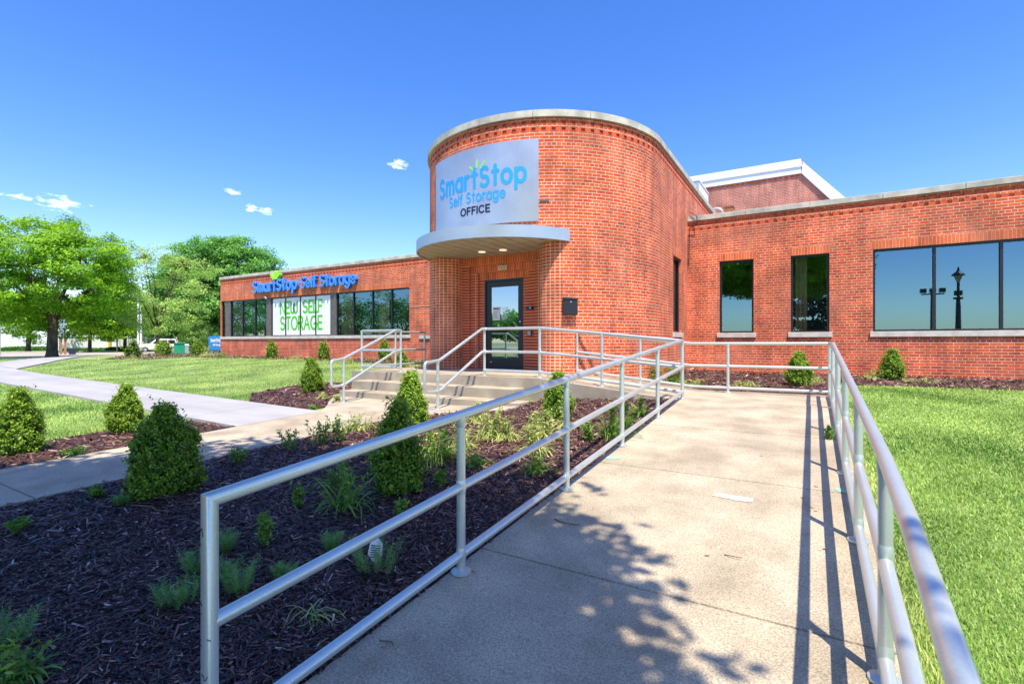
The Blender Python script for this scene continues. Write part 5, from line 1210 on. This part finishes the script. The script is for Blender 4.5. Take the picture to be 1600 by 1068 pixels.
# the shade tree beside the camera and the trees across the street mirrored in the windows
def crown_box(): pass
tree('shade_tree', 'maple casting the dappled shade over the near ramp and mulch', -1.75, -1.75, 7.6, 3.35, z=-1.5, trunk_h=3.4, tr=.2, nclump=800, per=190, ls=.155, seed=61, csz=.16, cz=6.1, flat=.78)
for i, (x, y, H, R) in enumerate(((-62, -22, 8, 5), (-52, -26, 9, 6), (-43, -24, 8, 5), (-34, -27, 5.2, 4.5), (-27, -26, 4.6, 4), (-72, -16, 9, 6), (-20, -30, 5, 4))):
    tree('street_tree', 'leafy tree across the street mirrored in the building windows', x, y, H, R, trunk_h=2, tr=.25, m='linden', nclump=90, per=90, ls=.36, seed=70+i, csz=.2, group='trees across the street from the building', limbs=4, z=-1.3)
tree('reflection_tree', 'unseen narrow tree added to darken the reflection in the second narrow window', .1, -15, 9, 1.9, trunk_h=.8, tr=.15, m='shadowleaf', nclump=120, per=110, ls=.24, seed=91, csz=.3, z=-1.5, limbs=4)  # added out of view, only to darken that window's reflection
# ---------------- street and background things ----------------
def at(u, D, z=None):
    x, y = P(u, D); return Vector((x, y, float(Gz(x, y)) if z is None else z))
def face_rz(x, y): return math.atan2(y, x)+math.pi/2           # local -Y looks back to the entrance walk
def bgthing(name, u, D, label, cat, **k):
    p = at(u, D); return empty(name, tuple(p), face_rz(p.x, p.y)+k.pop('drz', 0), label=label, cat=cat, **k)
pxm = lambda px, D: px*D/FPX
# blue ground sign, partly hidden by the building corner
D = 30.5; x, y = P(338, D)
bs = empty('ground_sign', (x, y, -.75), rad(0), label='blue ground sign with white lettering at the left building corner', cat='sign'); 
mb = MB(); mb.box(-.72, .95, -.08, .08, .30, 1.14); mb.build('panel', M['bluesign'], bs, bevel=.01)
mb = MB(); mb.box(-.45, -.33, -.05, .05, -.1, .3); mb.box(.55, .67, -.05, .05, -.1, .3); mb.build('leg', M['galv'], bs)
f_ = lambda x, z, d: (x, -.08-d, z)
mb = MB(); write(mb, 'SmartStop', -.5, .78, 1.2, .125, .04, f_, 0, .006); write(mb, 'Self Storage', -.25, .55, .9, .07, .022, f_, 0, .006)
mb.build('lettering', M['white'], bs)
# green utility box and pedestal
D = 31.5; e = bgthing('utility_box', 280.5, D, 'green metal utility box beyond the far mulch bed', 'utility box')
mb = MB(); mb.box(-.29, .29, -.3, .3, -.05, .62); mb.build('cabinet', M['green_box'], e, bevel=.015)
mb = MB(); prismx(mb, [(-.32, .62), (.32, .62), (.32, .67), (-.32, .74)], -.34, .34); mb.build('lid', M['green_box'], e, bevel=.01)
e = bgthing('utility_pedestal', 292, D, 'small grey utility pedestal right of the green utility box', 'utility box')
mb = MB(); mb.box(-.1, .1, -.1, .1, -.05, .5); mb.build('post', M['galv'], e, bevel=.01); mb = MB(); mb.box(-.12, .12, -.12, .12, .5, .6); mb.build('cap', M['whitemetal'], e, bevel=.02)
e = bgthing('marker_post', 275.5, 32.5, 'thin white marker post behind the green utility box', 'post'); mb = MB(); mb.tube([(0, 0, -.1), (0, 0, 1.05)], .025, 8); mb.build('post', M['white'], e); mb = MB(); mb.tube([(0, 0, .8), (0, 0, .95)], .027, 8); mb.build('band', mat('red_band', (.5, .03, .03), .5), e)
# sign post with blue-grey panels
D = 46; e = bgthing('street_sign', 98, D, 'tall street sign seen edge-on with two brown posts behind the maple', 'sign')
for sx in (-.17, .12):
    mb = MB(); mb.box(sx-.09, sx+.09, -.09, .09, -.1, 2.1 if sx < 0 else 2.1); mb.build('post', M['wood'], e)
mb = MB(); mb.box(-.27, -.02, -.3, .3, 1.75, 3.7); mb.box(.02, .24, -.3, .3, 1.75, 3.85); mb.build('panel', mat('sign_blue_grey', (.35, .42, .60), .5), e, bevel=.01)
mb = MB(); mb.box(-.3, .26, -.1, .1, .9, 1.0); mb.box(-.3, .26, -.1, .1, .35, .45); mb.build('cross_bar', M['wood'], e)
mb = MB(); mb.box(-.35, .3, -.15, .15, -.1, .12); mb.build('footing', M['pebble'], e)
D = 50; e = bgthing('planter', 113, D, 'dark square street planter with a bare stake', 'planter'); mb = MB(); mb.quad([(-.25, -.25, 0), (.25, -.25, 0), (.32, -.32, .62), (-.32, -.32, .62)]); mb.quad([(.25, -.25, 0), (.25, .25, 0), (.32, .32, .62), (.32, -.32, .62)]); mb.quad([(.25, .25, 0), (-.25, .25, 0), (-.32, .32, .62), (.32, .32, .62)]); mb.quad([(-.25, .25, 0), (-.25, -.25, 0), (-.32, -.32, .62), (-.32, .32, .62)]); mb.quad([(-.3, -.3, .56), (.3, -.3, .56), (.3, .3, .56), (-.3, .3, .56)])
mb.build('pot', mat('planter_navy', (.02, .03, .07), .5), e); mb = MB(); mb.tube([(0, 0, .5), (0, 0, 2.9)], .03, 6); mb.build('stake', M['wood'], e)
# white building far left
D = 84; e = bgthing('white_building', 18, D, 'low white panelled building across the street at the far left', 'building')
mb = MB(); mb.box(-12, 5.1, 0, 12, -.4, 3.9); mb.build('wall', M['whitemetal'], e); mb = MB(); mb.box(-12.1, 5.2, -.1, 12.1, 3.9, 4.15); mb.build('roof', M['pebble'], e)
mb = MB(); [mb.box(-12, 5.1, -.03, -.002, z, z+.03) for z in (.9, 1.7, 2.5, 3.3)]; [mb.box(x, x+.04, -.034, -.0305, -.3, 3.9) for x in np.arange(-11, 5, 1.6)]; mb.build('panel_joint', M['galv'], e)
mb = MB(); mb.box(3.6, 4.5, -.05, -.004, -.2, 1.9); mb.build('door', M['bronze'], e)
mb = MB(); mb.box(5.3, 8.0, -1, -.6, -.4, .7); mb.build('low_wall', M['whitemetal'], e)
# storage doors block
D = 78; e = bgthing('storage_building', 150, D, 'low white storage building with grey doors across the street', 'building')
W_ = pxm(41, D); mb = MB(); mb.box(-W_, W_, .0, 5, -.3, 2.05); mb.build('wall', M['whitemetal'], e); mb = MB(); mb.box(-W_-.1, W_+.1, -.1, 5.1, 2.05, 2.2); mb.build('roof', M['white'], e)
gm = noise_mat('grey_door', (.28, .31, .34), (.38, .41, .44), 3, .5, 0)
for xa, xb in ((-3.3, -.9), (.0, 1.9), (2.3, 3.7)):
    mb = MB(); mb.box(xa, xb, -.06, -.003, -.2, 1.8); d_ = mb.build('door', gm, e); mb = MB(); [mb.box(xa, xb, -.075, -.061, z, z+.04) for z in (.3, .8, 1.3)]; mb.build('slat', M['galv'], d_)
mb = MB(); mb.box(.7, 1.3, -.09, -.062, 1.15, 1.55); mb.build('notice', M['white'], e)
# yellow bollard
e = bgthing('bollard', 171, 72, 'yellow bollard at the right end of the storage building', 'bollard'); mb = MB(); mb.tube([(0, 0, -.1), (0, 0, 1.75), (0, 0, 1.82)], [.16, .16, .08], 14); mb.build('post', mat('bollard_yellow', (.8, .5, .02), .5), e, smooth_=True)
mb = MB(); mb.tube([(0, 0, -.1), (0, 0, .08)], .24, 14); mb.build('footing', M['pebble'], e)
# chain link fence
pA, pB = at(174, 74), at(300, 70); L_ = (pB-pA).length; e = empty('chain_link_fence', tuple(pA), math.atan2(pB.y-pA.y, pB.x-pA.x), label='chain link fence with barbed arms across the street', cat='fence')
npst = 9; 
for k in range(npst+1):
    x = L_*k/npst; mb = MB(); mb.tube([(x, 0, -.1), (x, 0, 1.9)], .05, 8); mb.tube([(x, 0, 1.88), (x-.18, 0, 2.12)], .02, 5); mb.tube([(x, 0, 1.88), (x+.18, 0, 2.12)], .02, 5); mb.build('post', M['galv'], e)
mb = MB(); mb.tube([(0, 0, 1.86), (L_, 0, 1.86)], .03, 6); mb.build('top_rail', M['galv'], e)
mb = MB()
for s in (1, -1):
    for x in np.arange(-2, L_+2, .16):
        a0 = max(0, x); x1 = x+s*1.8; lo, hi = (x, x1)
        if min(lo, hi) < 0 or max(lo, hi) > L_: continue
        mb.tube([(lo, .02*s, .02), (hi, .02*s, 1.82)], .008, 3, caps=False)
mb.build('mesh', M['galv'], e)
# utility poles
for i, (u, D, h, r, lb) in enumerate(((183, 66, 6.2, .10, 'thin white pole beside the yellow bollard'), (216, 60, 6.5, .12, 'white pole left of the sparse tree, left of the pair'), (220.5, 60, 5.6, .12, 'white pole left of the sparse tree, right of the pair'))):
    e = bgthing('pole', u, D, lb, 'pole'); mb = MB(); mb.tube([(0, 0, -.1), (0, 0, h)], [r, r*.8], 10); mb.build('shaft', M['whitemetal'], e, smooth_=True); mb = MB(); mb.tube([(0, 0, -.1), (0, 0, .12)], r*2, 12); mb.build('base', M['pebble'], e)
# parked vehicle
D = 66; p = at(249, D); car = empty('parked_car', (p.x, p.y, p.z), face_rz(p.x, p.y), label='white sport utility vehicle parked behind the sparse tree', cat='car')
prof = [(-2.3, .35), (-2.32, .8), (-2.2, 1.0), (-1.95, 1.62), (-1.6, 1.72), (.35, 1.72), (1.0, 1.12), (2.0, 1.0), (2.3, .8), (2.32, .35)]
mb = MB(); prismx(mb, prof, -.9, .9); mb.build('body', noise_mat('car_white', (.78, .79, .8), (.8, .81, .82), 1, .25, 0), car, bevel=.06)
mb = MB()
for xs__ in ([(-1.8, 1.1), (-1.65, 1.58), (-.95, 1.58), (-.95, 1.1)], [(-.85, 1.1), (-.85, 1.58), (-.1, 1.58), (-.1, 1.1)], [(0, 1.1), (0, 1.58), (.3, 1.58), (.75, 1.1)]): prismx(mb, xs__[::-1], -.915, .915)
mb.build('window', mat('car_glass', (.02, .025, .03), .05), car)
for sx in (-1.45, 1.5):
    for sy in (-.88, .88):
        mb = MB(); mb.tube([(sx, sy-.1, .34), (sx, sy+.1, .34)], .35, 20); w_ = mb.build('wheel', M['rubber'], car); mb = MB(); mb.tube([(sx, sy-.11, .34), (sx, sy+.11, .34)], .2, 14); mb.build('rim', M['galv'], w_)
mb = MB(); mb.box(-2.34, -2.28, -.85, -.6, .8, 1.05); mb.build('tail_light', mat('tail_red', (.5, .02, .02), .3), car); mb = MB(); mb.box(-1.7, .3, -.7, -.62, 1.74, 1.8); mb.box(-1.7, .3, .62, .7, 1.74, 1.8); mb.build('roof_rack', M['black'], car)
# far low hedge in front of white building and low clipped bush
for i, (u, D, w, h, lb) in enumerate(((-5, 76, 6.5, .8, 'low dark hedge along the white building, left part'), (45, 74, 3, .7, 'low dark hedge along the white building, right part'), (188, 68, 1.6, .65, 'low clipped bush beside the yellow bollard'), (145, 70, 3.2, .5, 'low dark planting in front of the storage doors'))):
    p = at(u, D); RNG = np.random.default_rng(200+i); n = 2600; q = RNG.uniform(-1, 1, (n, 3)); q = q*np.array([w, .6, h/2])+np.array([0, 0, h/2]); q[:, 2] *= (1-.3*(q[:, 0]/w)**4)
    V, F = leaves(q, np.array([0, -.5, .8]), .22, .6); o = np_mesh('hedge', V, F, M['linden'] if i != 2 else M['box'], tint=np.repeat(np.clip(RNG.normal(.35, .2, n), 0, 1), 4)); o.location = p; o.rotation_euler = (0, 0, face_rz(p.x, p.y)); tag(o, lb, 'hedge')
# flag tip over the maple at the left edge
D = 46; x, y = P(-4, D); e = empty('flagpole', (x, y, float(Gz(x, y))), rad(-30), label='flagpole with a red, white and blue flag at the left edge', cat='flag')
mb = MB(); mb.tube([(-.5, 0, -.1), (-.5, 0, 12.2)], [.07, .04], 8); mb.build('pole', M['galv'], e)
def flagq(z0, z1, m, nm):
    mb = MB()
    for k in range(8):
        a, b = k/8, (k+1)/8; f2 = lambda t: (-.48+t*1.1, .08*math.sin(t*7), -t*t*1.0); pa, pb = f2(a), f2(b); mb.quad([(pa[0], pa[1], z0+pa[2]), (pb[0], pb[1], z0+pb[2]), (pb[0], pb[1], z1+pb[2]), (pa[0], pa[1], z1+pa[2])])
    mb.build(nm, m, e)
flagq(11.75, 12.05, mat('flag_red', (.7, .03, .08), .7), 'red_stripe'); flagq(11.4, 11.75, M['white'], 'white_stripe'); flagq(11.05, 11.4, mat('flag_blue', (.03, .06, .4), .7), 'blue_stripe')
# lamp and floodlight mast behind the camera, seen as reflections
e = empty('street_lamp', (9.6, -20, -1.4), label='dark ornate street lamp mirrored in the big right window', cat='street lamp')
mb = MB(); mb.tube([(0, 0, 0), (0, 0, .5), (0, 0, 4.2), (0, 0, 4.7)], [.26, .22, .15, .12], 12); mb.tube([(0, 0, 4.7), (0, 0, 4.85)], .3, 12); mb.tube([(0, 0, 5.0), (0, 0, 5.35)], .26, 12); mb.tube([(0, 0, 4.8), (0, 0, 6.0)], .09, 10); mb.build('post', M['black'], e, smooth_=True)
mb = MB(); mb.tube([(0, 0, 6.0), (0, 0, 6.5)], [.1, .27], 8); mb.build('lantern', mat('lamp_glass', (.4, .38, .3), .2), e)
mb = MB(); mb.tube([(0, 0, 6.5), (0, 0, 6.6), (0, 0, 6.85), (0, 0, 7.15)], [.42, .38, .1, .04], 8); mb.build('hood', M['black'], e)
e = empty('floodlight_mast', (12.6, -48, -1.4), label='distant floodlight mast mirrored at the first mullion of the big right window', cat='light mast')
mb = MB(); mb.tube([(0, 0, 0), (0, 0, 7.5)], [.3, .2], 10); mb.build('mast', M['black'], e); mb = MB(); mb.box(-1.1, 1.1, -.1, .1, 7.2, 7.35); [mb.box(x, x+.6, -.3, .2, 7.45, 7.95) for x in (-1.2, -.3, .6)]; mb.build('floodlights', M['black'], e)
